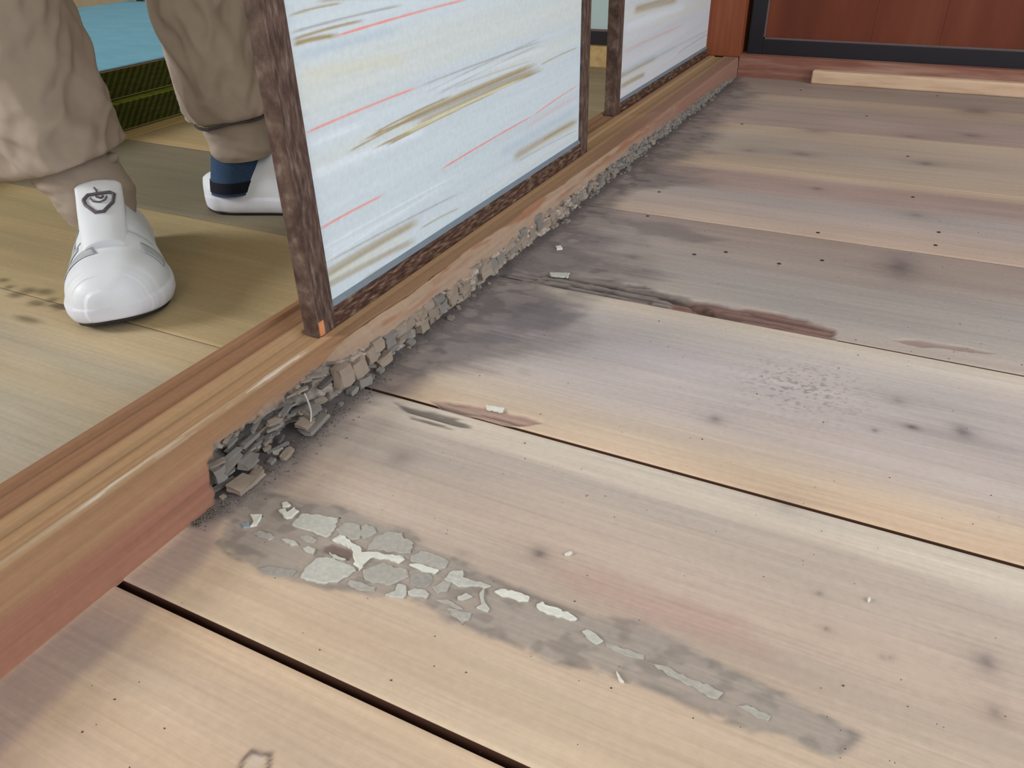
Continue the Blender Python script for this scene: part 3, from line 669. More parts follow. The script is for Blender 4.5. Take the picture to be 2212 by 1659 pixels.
# bigger pale scraps
for (y, x, z, sx, sy, sz, kd) in [(.190, .006, .005, .015, .026, .004, 1), (.183, .003, .009, .012, .014, .0035, 0), (.196, .000, .013, .010, .018, .004, 1), (.150, .011, .003, .007, .013, .004, 0), (.105, .007, .005, .014, .020, .006, 0), (.116, .008, .003, .010, .016, .005, 0), (.122, .000, .012, .009, .016, .006, 1), (.098, -.006, .016, .008, .010, .012, 1), (.244, -.003, .019, .011, .018, .019, 0), (.264, -.003, .015, .011, .017, .017, 0), (.262, .003, .004, .010, .014, .008, 1), (.286, -.004, .018, .010, .018, .015, 0), (.345, -.005, .019, .009, .040, .011, 0), (.30, .000, .006, .008, .018, .009, 0), (.392, -.004, .012, .009, .022, .012, 0), (.43, -.004, .013, .009, .018, .016, 0), (.455, -.003, .015, .009, .020, .013, 0), (.50, -.003, .013, .010, .022, .015, 0), (.525, -.003, .010, .009, .022, .012, 0), (.56, -.005, .019, .009, .026, .010, 0), (.59, -.004, .012, .009, .026, .014, 0), (.625, -.004, .014, .009, .020, .015, 0), (.66, -.004, .010, .008, .026, .010, 0)]:
    chunk(y, z, x, sx, sy, sz, kd)
# pale splinter that stands in the hole
sp = [(-.004, .196, .028), (.004, .192, .020), (.007, .187, .011), (.008, .182, .006)]
cu = bpy.data.curves.new('splinter', 'CURVE'); cu.dimensions = '3D'; cu.bevel_depth = 0.0008; s_ = cu.splines.new('NURBS'); s_.points.add(3); s_.use_endpoint_u = True; s_.order_u = 3
for q, c in zip(s_.points, sp): q.co = (*c, 1)
cu.materials.append(M['fl_g'])
_t = bpy.data.objects.new('splinter', cu); COL.objects.link(_t)
_dg = bpy.context.evaluated_depsgraph_get(); _m = bpy.data.meshes.new_from_object(_t.evaluated_get(_dg)); bpy.data.objects.remove(_t)
o = bpy.data.objects.new('splinter', _m); COL.objects.link(o); o.parent = sill
# dust: nobody could count it
def grains(name, P, S, mat, label, cat):
    T = np.array([[1, 1, 1], [1, -1, -1], [-1, 1, -1], [-1, -1, 1]], float) * 0.6
    n = len(P); rr = np.random.RandomState(3)
    ang = rr.rand(n) * 6.28; c, s = np.cos(ang), np.sin(ang)
    st = 1 + 0.6 * rr.rand(n)
    V = T[None] * S[:, None, None]
    V = np.stack([V[..., 0] * st[:, None] * c[:, None] - V[..., 1] * s[:, None], V[..., 0] * st[:, None] * s[:, None] + V[..., 1] * c[:, None], V[..., 2] * 0.6], -1) + P[:, None]
    F = (np.array([[0, 1, 2], [0, 3, 1], [0, 2, 3], [1, 3, 2]])[None] + 4 * np.arange(n)[:, None, None]).reshape(-1, 3)
    o = mk(name, V.reshape(-1, 3), F, mat); tag(o, label, cat, kind='stuff'); return o
n = 4200; y = 0.060 + 1.5 * r.rand(n) ** 1.6
x = np.abs(r.randn(n)) * np.interp(y, [.045, .1, .2, .3, 1.5], [.002, .010, .012, .007, .006]); S = 0.0003 + 0.0009 * r.rand(n) ** 3
grains('wood_dust', np.stack([x + .0008, y, S * .3], 1), S, M['dust'], 'grey wood dust and crumbs lying along the rotten sill', 'dust')
n = 620; x = 0.02 + 0.75 * r.rand(n); y = -0.2 + 1.3 * r.rand(n); S = 0.00035 + 0.0005 * r.rand(n) ** 4
grains('floor_specks', np.stack([x, y, S * .3], 1), S, M['speck'], 'tiny dark specks of dirt scattered over the bare planks', 'dirt')

# ------------------------------------------------------------------ sliding doors with printed paper
PCOL = {'r': (226, 138, 128), 'g': (158, 142, 104), 'n': (158, 158, 158), 'w': (214, 224, 234), 'b': (178, 194, 208), 'y': (206, 204, 176)}
def paper(y0, y1, z0, z1, X, streaks, parent, seed, base):
    zl = np.concatenate([np.arange(z0, z0 + 0.42, 0.0011), np.arange(z0 + 0.42, z1, 0.02), [z1]])
    ylv = np.linspace(y0, y1, 90)
    Yq, Zq = np.meshgrid(ylv, zl, indexing='ij')
    C = np.ones(Yq.shape + (3,)) * s2l(base)
    a = fbm(Yq * 1.6, (Zq - Yq * 0.02) * 60, 4, seed); b = fbm(Yq * 3.0, (Zq - Yq * 0.02) * 170, 3, seed + 3)
    C = C * (1 + 0.10 * (a - 0.5) + 0.08 * (b - 0.5))[..., None]
    C = mixc(C, (206, 206, 190), sstep(0.55, 0.75, fbm(Yq * 1.2, Zq * 30, 3, seed + 8)) * 0.35)
    for (kd, A, B, w, op) in streaks:
        L = B[0] - A[0]; t = (Yq - A[0]) / L
        zc = A[1] + (B[1] - A[1]) * t + 0.004 * t * (1 - t)
        w = max(w * (0.72 if kd == 'g' else 0.52), 0.0009)
        m = np.exp(-np.abs((Zq - zc) / w) ** 3) * sstep(-0.02, 0.08, t) * (1 - sstep(0.86, 1.03, t)) * min(op * 1.15, 1)
        m = m * (0.72 + 0.56 * fbm(Yq * 4, Zq * 420, 2, seed + 20))
        C = mixc(C, PCOL[kd], np.clip(m, 0, 1))
    V = np.stack([np.full(Yq.shape, X), Yq, Zq], -1).reshape(-1, 3)
    o = mk('paper_panel', V, gridfaces(len(ylv), len(zl)), M['paper'], parent, False, np.clip(C, 0, .95).reshape(-1, 3))
    return o
def fusuma(name, xf, th, y0, y1, z0, z1, sw, rail, streaks, seed, label, base):
    root = empty(name, (0, 0, 0)); tag(root, label, 'sliding door', kind='structure')
    xb = xf - th
    bxo('stile', (xb, xf, y0, y0 + sw, z0, z1), M['frame'], root, 0.0015)
    bxo('stile', (xb, xf, y1 - sw, y1, z0, z1), M['frame'], root, 0.0015)
    bxo('bottom_rail', (xb, xf - 0.0004, y0 + sw, y1 - sw, z0, z0 + rail), M['frame_rail'], root, 0.001)
    bxo('top_rail', (xb, xf - 0.0004, y0 + sw, y1 - sw, z1 - rail, z1), M['frame_rail'], root, 0.001)
    # sloped bead between the rail and the paper
    V = []; 
    for yy in (y0 + sw, y1 - sw): V += [(xf - 0.001, yy, z0 + rail - 0.0005), (xf - 0.0045, yy, z0 + rail + 0.0045), (xf - 0.009, yy, z0 + rail + 0.0045), (xf - 0.009, yy, z0 + rail - 0.0005)]
    mk('bead', V, [(0, 4, 5, 1), (1, 5, 6, 2), (2, 6, 7, 3), (3, 7, 4, 0), (0, 1, 2, 3), (7, 6, 5, 4)], M['bead'], root)
    paper(y0 + sw - 0.001, y1 - sw + 0.001, z0 + rail, z1 - rail, xf - 0.005, streaks, root, seed, base)
    bxo('back_panel', (xb + 0.004, xf - 0.0055, y0 + sw - 0.001, y1 - sw + 0.001, z0 + rail - 0.001, z1 - rail + 0.001), M['plaster'], root)
    return root
d1 = fusuma('door_1', -0.0350, 0.0170, 0.258, 0.887, SH - 0.0018, 1.80, 0.0245, 0.0200, STREAK1, 3, 'nearer sliding door of white paper with red and gold streaks', (196, 208, 216))
bxo('worn_plug', (-0.0352, -0.0343, 0.2590, 0.2655, SH + 0.0005, SH + 0.0140), M['peg'], d1)['label'] = 'small patch of raw orange wood'
d2 = fusuma('door_2', -0.0730, 0.0195, 1.106, 1.760, SH - 0.0018, 1.80, 0.0250, 0.0170, STREAK2, 9, 'farther sliding door of white paper beside the corner post', (198, 202, 208))
fusuma('door_7', -0.0730, 0.0195, -0.885, -0.230, SH - 0.0018, 1.80, 0.0250, 0.0170, [], 14, 'plain paper sliding door left of the open gap', (198, 202, 208))  # added out of view to keep window light off the left floor
lint = bxo('trim_2', (-0.104, 0.0, -0.9, 1.72, 1.795, 1.86), M['post'], None, 0.002); tag(lint, 'wooden head rail above the sliding doors', 'trim', kind='structure')

# ------------------------------------------------------------------ the corner post, back sill and black framed doors
post = bxo('trim_3', (-0.104, 0.0005, 1.7226, 1.80, SH, HC), M['post'], None, 0.002); tag(post, 'red brown corner post standing on the sill end', 'post', kind='structure')
def prism_x(name, pts, x0, x1, mat, parent=None):
    n = len(pts); V = [(x0, y, z) for y, z in pts] + [(x1, y, z) for y, z in pts]
    F = [(i, (i + 1) % n, n + (i + 1) % n, n + i) for i in range(n)] + [tuple(range(n - 1, -1, -1)), tuple(range(n, 2 * n))]
    bm = bmesh.new(); vs_ = [bm.verts.new(v) for v in V]
    for f in F: bm.faces.new([vs_[i] for i in f])
    bmesh.ops.recalc_face_normals(bm, faces=list(bm.faces))
    return obm(name, bm, mat, parent)
bs = [(1.7235, -0.001), (1.7235, 0.0440), (1.7265, 0.0470), (1.775, 0.0470), (1.775, -0.001)]
b1 = prism_x('baseboard_back', bs, 0.0006, W1, M['base']); tag(b1, 'worn red brown sill board below the black framed wooden door', 'baseboard', kind='structure')
b2 = prism_x('baseboard_left', bs, W0, -0.1045, M['lwood']); tag(b2, 'pale sill board below the pale blue screen', 'baseboard', kind='structure')
def blackdoor(name, x0, x1, mat, label, zb=0.0465, fw=0.032, rh=0.033, boards=None):
    root = empty(name); tag(root, label, 'sliding door', kind='structure')
    ya, yb = 1.745, 1.772
    bxo('stile', (x0, x0 + fw, ya, yb, zb, 1.80), M['lacquer'], root, 0.0012)
    bxo('stile', (x1 - fw, x1, ya, yb, zb, 1.80), M['lacquer'], root, 0.0012)
    bxo('bottom_rail', (x0 + fw, x1 - fw, ya, yb, zb, zb + rh), M['lacquer'], root, 0.0012)
    bxo('top_rail', (x0 + fw, x1 - fw, ya, yb, 1.80 - rh, 1.80), M['lacquer'], root, 0.0012)
    xs = boards or [x0 + fw, x1 - fw]
    for a, b in zip(xs[:-1], xs[1:]):
        bxo('panel', (a + 0.0002, b - 0.0002, ya + 0.006, yb - 0.008, zb + rh - 0.001, 1.80 - rh + 0.001), mat, root)
    bxo('bead', (x0 + fw, x1 - fw, ya + 0.001, ya + 0.0055, zb + rh - 0.0005, zb + rh + 0.003), M['bead2'], root)
    bxo('bead', (x0 + fw, x0 + fw + 0.003, ya + 0.001, ya + 0.0055, zb + rh, 1.80 - rh), M['bead2'], root)
    return root
M['bead2'] = plain('thin_moulding', (104, 84, 84), 0.5, 0.05, 50)
blackdoor('door_3', 0.012, 0.93, M['redpanel'], 'red brown wooden panel door in a black lacquer frame beside the post', boards=[0.044, 0.268, 0.40, 0.62, 0.898])
blackdoor('door_4', -1.02, -0.1060, M['blueglass'], 'pale blue screen in a black frame seen between the paper doors')
blackdoor('door_5', -1.95, -1.03, M['blueglass'], 'black framed screen at the far end of the blue sheet')
blackdoor('door_6', 0.94, 1.86, M['redpanel'], 'second red brown wooden panel door in a black frame')

# ------------------------------------------------------------------ loose batten lying against the back sill
bt = box(0.166, 1.25, 1.6995, 1.7220, 0.0, 0.0275, 0.0045, 3)
bto = obm('wooden_batten', bt, M['batten'], None); tag(bto, 'pale planed batten lying on the floor against the back sill board', 'batten')

# ------------------------------------------------------------------ tatami mats and the blue sheet
def tat_mat(name, c1, c2):
    m, nt, b = nmat(name, 0.85, 0.15)
    v = coords(nt, (1, 1, 1), (math.radians(38), 0, 0))
    w = nt.nodes.new('ShaderNodeTexWave'); w.wave_type = 'BANDS'; w.bands_direction = 'Y'; w.inputs['Scale'].default_value = 26; w.inputs['Distortion'].default_value = 1.5; w.inputs['Detail'].default_value = 2
    nt.links.new(v, w.inputs['Vector'])
    f2 = noise(nt, coords(nt, (1, 30, 200)), 1.0, 4)
    c = ramp(nt, w.outputs['Fac'], [(0.2, tuple(s2l(c1))), (0.9, tuple(s2l(c2)))])
    c = mul(nt, c, ramp(nt, f2, gr(0.7, 1.2))); nt.links.new(c, b.inputs['Base Color']); bump(nt, b, w.outputs['Fac'], 0.5, 0.002); return m
M['tat'] = tat_mat('tatami_edge_cloth', (52, 56, 20), (76, 80, 30))
M['tatg'] = tat_mat('tatami_green_cloth', (112, 122, 36), (136, 144, 52))
M['heri'] = plain('brown_edging', (112, 84, 56), 0.8, 0.1, 120)
M['rush'] = grained('rush_surface', [(0.3, (150, 144, 90)), (0.7, (176, 168, 112))], (3, 300, 3), 0.8, 0.3)
M['blue'] = grained('blue_sheet', [(0.3, (112, 170, 198)), (0.7, (126, 184, 210))], (14, 40, 14), 0.7, 0.5)
def tatami(xe, z0, z1, label, edge, topb):
    root = empty('tatami_mat', (xe - 0.47, 0.85, z0)); tag(root, label, 'tatami mat', 'tatami mats stacked in the left room')
    inv = Matrix.Translation(-root.location)
    def part(nm, d, mat, bev=0.002):
        o = bxo(nm, d, mat, root, bev); o.matrix_parent_inverse = inv; return o
    y0, y1 = -0.19, 1.715
    part('core', (xe - 0.95, xe - 0.002, y0, y1, z0 + 0.001, z1 - 0.0015), M['rush'], 0.003)
    part('edge_band', (xe - 0.003, xe, y0, y1, z0 + 0.004, z1 - 0.001), edge, 0.001)
    part('edge_band', (xe - 0.034, xe - 0.0005, y0, y1, z1 - 0.0018, z1), topb, 0.0005)
    part('edge_band', (xe - 0.95, xe - 0.918, y0, y1, z1 - 0.0018, z1), M['heri'], 0.0005)
    return root
tatami(-0.949, 0.0012, 0.0520, 'lower of two stacked tatami mats with a bright green edge', M['tat'], M['tatg'])
tatami(-0.974, 0.0525, 0.1045, 'upper tatami mat with a dark green edge, under the blue sheet', M['tat'], M['heri'])
xs_ = np.linspace(-1.93, -0.982, 60); ys_ = np.linspace(-0.18, 1.70, 100)
XX, YY = np.meshgrid(xs_, ys_, indexing='ij')
ZZ = 0.1052 + 0.0016 * fbm(XX * 9, YY * 6, 3, 9) * np.clip((-0.982 - XX) / 0.05, 0.1, 1)
XX = XX + np.where(XX > -0.99, 0.003 * (fbm(XX, YY * 12, 2, 4) - 0.5), 0)
tp_ = np.stack([XX, YY, ZZ + 0.0006], -1).reshape(-1, 3); bt_ = np.stack([XX, YY, ZZ], -1).reshape(-1, 3)
gf = gridfaces(60, 100); nn = len(tp_)
rim = [i for i in range(0, 100)] + [i * 100 + 99 for i in range(1, 60)] + [59 * 100 + j for j in range(98, -1, -1)] + [i * 100 for i in range(58, 0, -1)]
rim = np.array(rim); rf = np.stack([rim, np.roll(rim, -1), np.roll(rim, -1) + nn, rim + nn], 1)
bl = mk('blue_sheet', np.concatenate([tp_, bt_]), np.concatenate([gf, gf[:, ::-1] + nn, rf]), M['blue'], None, True)
tag(bl, 'light blue plastic sheet spread over the stacked tatami mats', 'sheet')

# ------------------------------------------------------------------ person
def skinbody():
    J = {}; V = []; Rr = []; E = []
    def v(n, p, rad): J[n] = len(V); V.append(p); Rr.append(rad); return J[n]
    aR, aL = (-0.440, 0.374), (-0.412, 0.576)
    v('pel', (-0.60, 0.60, 0.93), 0.13); v('waist', (-0.60, 0.60, 1.08), 0.125); v('chest', (-0.59, 0.60, 1.30), 0.15); v('neckb', (-0.58, 0.60, 1.46), 0.07); v('neck', (-0.575, 0.598, 1.53), 0.055); v('head', (-0.56, 0.592, 1.62), 0.085); v('crown', (-0.56, 0.592, 1.72), 0.07)
    for a, b in (('pel', 'waist'), ('waist', 'chest'), ('chest', 'neckb'), ('neckb', 'neck'), ('neck', 'head'), ('head', 'crown')): E.append((J[a], J[b]))
    for s, (ax, ay), hx, hy, kx, ky, d in (('R', aR, -0.63, 0.52, -0.583, 0.418, (0.74, -0.67)), ('L', aL, -0.57, 0.68, -0.50, 0.66, (0.87, 0.49))):
        v('hip' + s, (hx, hy, 0.86), 0.085); v('knee' + s, (kx, ky, 0.48), 0.045); v('calf' + s, ((-0.541, 0.392) if s == 'R' else (-0.468, 0.622)) + (0.32,), 0.036); v('ank' + s, (ax, ay, 0.100), 0.022); v('heel' + s, (ax - d[0] * .012, ay - d[1] * .012, 0.048), 0.024); v('ball' + s, (ax + d[0] * 0.10, ay + d[1] * 0.10, 0.036), 0.020); v('toe' + s, (ax + d[0] * 0.155, ay + d[1] * 0.155, 0.034), 0.014)
        for a, b in (('pel', 'hip' + s), ('hip' + s, 'knee' + s), ('knee' + s, 'calf' + s), ('calf' + s, 'ank' + s), ('ank' + s, 'heel' + s), ('heel' + s, 'ball' + s), ('ball' + s, 'toe' + s)): E.append((J[a], J[b]))
    for s, sx, sy, ex, ey, hx2, hy2, hz in (('R', -0.68, 0.44, -0.72, 0.36, -0.62, 0.28, 0.95), ('L', -0.50, 0.75, -0.36, 0.72, -0.15, 0.60, 1.10)):
        v('sh' + s, (sx, sy, 1.40), 0.06); v('el' + s, (ex, ey, 1.13), 0.042); v('wr' + s, (hx2, hy2, hz), 0.028); dx, dy = (hx2 - ex), (hy2 - ey); L = math.hypot(dx, dy) + 1e-6; dx, dy = dx / L, dy / L
        v('pal' + s, (hx2 + dx * .05, hy2 + dy * .05, hz - 0.04), 0.026)
        for a, b in (('chest', 'sh' + s), ('sh' + s, 'el' + s), ('el' + s, 'wr' + s), ('wr' + s, 'pal' + s)): E.append((J[a], J[b]))
        for i in range(5):
            o = (i - 2) * 0.016; ln = (0.05, 0.075, 0.082, 0.076, 0.06)[i]
            px, py = -dy, dx
            b0 = v('f%s%d' % (s, i), (hx2 + dx * (.07 if i else .04) + px * o * 1.3, hy2 + dy * (.07 if i else .04) + py * o * 1.3, hz - 0.055 + (0.012 if i == 0 else 0)), 0.0095)
            b1 = v('g%s%d' % (s, i), (hx2 + dx * (.07 + ln * .5) + px * o * 1.6, hy2 + dy * (.07 + ln * .5) + py * o * 1.6, hz - 0.072), 0.0085)
            b2_ = v('h%s%d' % (s, i), (hx2 + dx * (.07 + ln * .7) + px * o * 1.6, hy2 + dy * (.07 + ln * .7) + py * o * 1.6, hz - 0.10), 0.0075)
            E.extend([(J['pal' + s], b0), (b0, b1), (b1, b2_)])
    me = bpy.data.meshes.new('person'); me.from_pydata(V, E, []); me.update()
    o = bpy.data.objects.new('person', me); COL.objects.link(o)
    sk = o.modifiers.new('skin', 'SKIN'); sk.use_smooth_shade = True
    for i, d in enumerate(me.skin_vertices[0].data): d.radius = (Rr[i], Rr[i]); d.use_root = (i == 0)
    sb = o.modifiers.new('sub', 'SUBSURF'); sb.levels = 1; sb.render_levels = 1
    dg = bpy.context.evaluated_depsgraph_get(); dg.update()
    m2 = bpy.data.meshes.new_from_object(o.evaluated_get(dg)); bpy.data.objects.remove(o)
    m2.name = 'person'; m2.materials.clear(); m2.materials.append(M['skin'])
    o = bpy.data.objects.new('person', m2); COL.objects.link(o); return o
M['skin'] = plain('skin', (196, 152, 128), 0.55, 0.04, 40)
M['trouser'] = plain('khaki_cotton', (160, 148, 138), 0.85, 0.04, 26, 0.15, 0.1)
M['sock'] = grained('blue_sock', [(0.3, (40, 62, 92)), (0.7, (54, 82, 112))], (300, 300, 900), 0.9, 0.5)
M['sockd'] = plain('navy_heel', (18, 22, 36), 0.9, 0.1, 200)
M['shoe'] = plain('white_leather', (214, 221, 231), 0.5, 0.015, 40, 0.35)
M['shoeg'] = plain('grey_trim', (174, 182, 190), 0.5, 0.03, 60)
M['sole'] = plain('white_rubber', (210, 214, 226), 0.6, 0.02, 60)
M['outsole'] = plain('dark_outsole', (40, 38, 42), 0.8, 0.1, 60)
M['logo'] = plain('logo_print', (92, 88, 98), 0.5, 0.05, 100)
M['shirt'] = plain('work_shirt', (120, 128, 136), 0.9, 0.06, 40)
M['hair'] = plain('black_hair', (26, 22, 20), 0.5, 0.1, 200)
person = skinbody()
tag(person, 'person in khaki work trousers, blue socks and white slip-on sneakers stepping round the door', 'person')
CAMR = np.array([0.894, 0.448, 0.0])      # the picture's right, used only to tilt the cuffs as seen
def leg(name, axis, prof, tilt, seed, fold, parent):
    """axis: list of (z, x, y); prof: list of (z, r, w) rings; w = weight of the fold displacement"""
    nth = 128
    zz = []; rr = []; ww = []
    for (a, b) in zip(prof[:-1], prof[1:]):
        m = max(2, int(math.hypot(b[0] - a[0], b[1] - a[1]) / 0.0022))
        for j in range(m):
            t = j / m; zz.append(a[0] + (b[0] - a[0]) * t); rr.append(a[1] + (b[1] - a[1]) * t); ww.append(a[2] + (b[2] - a[2]) * t)
    zz.append(prof[-1][0]); rr.append(prof[-1][1]); ww.append(prof[-1][2])
    zz, rr, ww = map(np.array, (zz, rr, ww))
    k = np.ones(5) / 5
    for _ in range(2):
        rr[2:-2] = np.convolve(rr, k, 'valid'); zz[2:-2] = np.convolve(zz, k, 'valid')
    th = np.linspace(0, 2 * math.pi, nth, endpoint=False)
    Z, TH = np.meshgrid(zz, th, indexing='ij'); Rm = np.broadcast_to(rr[:, None], Z.shape).copy(); Wm = ww[:, None]
    arc = np.concatenate([[0], np.cumsum(np.hypot(np.diff(zz), np.diff(rr)))])[:, None] + 0 * TH
    # big slanting folds on the loose cloth, small rings on the gathered cuff
    cs, sn = np.cos(TH), np.sin(TH)
    f1 = fbm(cs * 1.7 + arc * 9 + seed, sn * 1.7 - arc * 11, 3, seed)
    f2 = 1 - np.abs(2 * fbm(cs * 1.3 + seed * 2, sn * 1.3 + arc * 13, 2, seed + 5) - 1)
    f3 = fbm(cs * 1.2 + seed, sn * 1.2 + arc * 70, 3, seed + 9)
    f4 = 1 - np.abs(2 * fbm(cs * 2.6 + arc * 16 + seed, sn * 2.6 - arc * 22, 2, seed + 15) - 1)
    D = fold * Wm * (0.7 * (f1 - 0.5) * 2 + 1.0 * (f2 - 0.6) + 0.55 * (f4 - 0.6)) + (1 - np.clip(Wm, 0, 1)) * (0.004 * (f3 - 0.42) * 2)
    Rm = Rm + D * np.minimum(1, arc / 0.01)
    ax = np.interp(Z, [a[0] for a in axis], [a[1] for a in axis]); ay = np.interp(Z, [a[0] for a in axis], [a[2] for a in axis])
    X = ax + Rm * cs; Y = ay + Rm * sn
    tl = np.exp(-((Z - 0.13) / 0.05) ** 2) * tilt
    Z2 = Z + tl * (cs * CAMR[0] + sn * CAMR[1]) * Rm / 0.07
    V = np.stack([X, Y, Z2], -1).reshape(-1, 3)
    return V, gridfaces(len(zz), nth, True)
KR, KL = 0.82, 0.87
pr = [(0.060, 0.042, 0), (0.070, 0.047, 0), (0.085, 0.0475, 0.1), (0.100, 0.048, 0.1), (0.122, 0.050, 0.1), (0.128, 0.054, 0.2), (0.120, 0.062, 0.4), (0.118, 0.068, 0.6), (0.126, 0.072, 0.8), (0.150, 0.075, 1), (0.20, 0.076, 1), (0.26, 0.077, 1), (0.34, 0.078, 1), (0.48, 0.085, 1), (0.66, 0.095, 0.7), (0.88, 0.115, 0.3)]
axR = [(0.05, -0.430, 0.362), (0.09, -0.438, 0.364), (0.13, -0.472, 0.362), (0.20, -0.502, 0.373), (0.30, -0.534, 0.387), (0.48, -0.583, 0.418), (0.88, -0.62, 0.53)]
pr = [(a, b * (KR if b > .055 else .87), c) for a, b, c in pr]
V1, F1 = leg('r', axR, pr, 0.017, 2, 0.019, None)
pl = [(0.078, 0.040, 0), (0.086, 0.0455, 0), (0.100, 0.045, 0.1), (0.118, 0.047, 0.1), (0.132, 0.050, 0.2), (0.130, 0.058, 0.4), (0.128, 0.062, 0.6), (0.136, 0.067, 0.8), (0.160, 0.072, 1), (0.20, 0.075, 1), (0.26, 0.077, 1), (0.34, 0.078, 1), (0.48, 0.085, 1), (0.66, 0.095, 0.7), (0.88, 0.115, 0.3)]
axL = [(0.05, -0.405, 0.575), (0.09, -0.408, 0.577), (0.13, -0.414, 0.582), (0.20, -0.432, 0.594), (0.30, -0.460, 0.615), (0.48, -0.50, 0.66), (0.88, -0.575, 0.67)]
pl = [(a, b * (KL if b > .055 else .92), c) for a, b, c in pl]
V2, F2 = leg('l', axL, pl, 0.008, 6, 0.018, None)
# hips of the trousers
th = np.linspace(0, 2 * math.pi, 48, endpoint=False); hz = np.linspace(0.80, 1.04, 12)
HZ, HT = np.meshgrid(hz, th, indexing='ij')
hr = np.interp(HZ, [0.80, 0.84, 0.95, 1.04], [0.10, 0.135, 0.16, 0.15])
u = np.array([-0.35, 0.94]); wv = np.array([0.94, 0.35])
cx = -0.60; cy = 0.60
a_ = np.cos(HT) * hr * 1.18; b_ = np.sin(HT) * hr * 0.85
VH = np.stack([cx + a_ * 0.34 + b_ * 0.94, cy + a_ * 0.94 - b_ * 0.34, HZ], -1).reshape(-1, 3); FH = gridfaces(12, 48, True)
VV = np.concatenate([V1, V2, VH]); FF = np.concatenate([F1, F2 + len(V1), FH + len(V1) + len(V2)])
tr = mk('trousers', VV, FF, M['trouser'], person, True)
# loose drawcord tabs at the gathered hems
def tab(c, d, s, up):
    c = np.array(c); d = np.array(d) / np.linalg.norm(d); n = 14
    bm = bmesh.new(); bmesh.ops.create_uvsphere(bm, u_segments=14, v_segments=10, radius=1.0)
    x = Vector(d); z = Vector((0, 0, 1)); y = z.cross(x)
    for v_ in bm.verts:
        p_ = v_.co; v_.co = Vector(c) + x * p_.x * s[0] + y * p_.y * s[1] + (z + x * up) * p_.z * s[2]
    return obm('hem_tab', bm, M['trouser'], tr, True)
tab((-0.424, 0.386, 0.121), (0.894, 0.448, 0), (0.011, 0.009, 0.008), 0.6)
tab((-0.362, 0.600, 0.158), (0.894, 0.448, 0), (0.010, 0.010, 0.010), 0.5)
M['cord'] = plain('dark_cord', (74, 70, 78), 0.8, 0.1, 200)
_a = np.linspace(-2.5, 0.9, 40); _P = np.stack([-0.414 + 0.0545 * np.cos(_a), 0.582 + 0.0545 * np.sin(_a), 0.1275 + 0.008 * (np.cos(_a) * 0.894 + np.sin(_a) * 0.448) + 0.0015 * np.sin(_a * 5)], -1)
_U = []
for _i in range(len(_P)):
    _t = _P[min(_i + 1, len(_P) - 1)] - _P[max(_i - 1, 0)]; _t /= np.linalg.norm(_t); _n = np.cross(_t, [0, 0, 1.0])
    _r = 0.0022 * math.sin(math.pi * (_i + 0.5) / len(_P)) ** 0.4
    for _j in range(6): _U.append(_P[_i] + _r * (_n * math.cos(_j * 1.0472) + np.array([0, 0, 1.0]) * math.sin(_j * 1.0472)))
mk('drawcord', np.array(_U), gridfaces(len(_P), 6, True), M['cord'], tr, True)
# torso clothing and hair above the picture
def ringloft(name, rings, mat, parent):
    th = np.linspace(0, 2 * math.pi, 40, endpoint=False); V = []
    for (x, y, z, ra, rb) in rings:
        a = np.cos(th) * ra; b = np.sin(th) * rb
        V.append(np.stack([x + a * 0.34 + b * 0.94, y + a * 0.94 - b * 0.34, np.full(40, z)], -1))
    return mk(name, np.concatenate(V), gridfaces(len(rings), 40, True), mat, parent, True)
ringloft('shirt', [(-.60, .60, .98, .185, .135), (-.60, .60, 1.10, .175, .13), (-.595, .60, 1.28, .20, .14), (-.59, .60, 1.40, .205, .12), (-.585, .60, 1.46, .12, .09), (-.58, .60, 1.49, .075, .075)], M['shirt'], person)
ringloft('hair', [(-.575, .598, 1.60, .10, .105), (-.572, .597, 1.68, .108, .112), (-.567, .595, 1.75, .095, .10), (-.565, .594, 1.79, .05, .05), (-.565, .594, 1.80, .002, .002)], M['hair'], person)

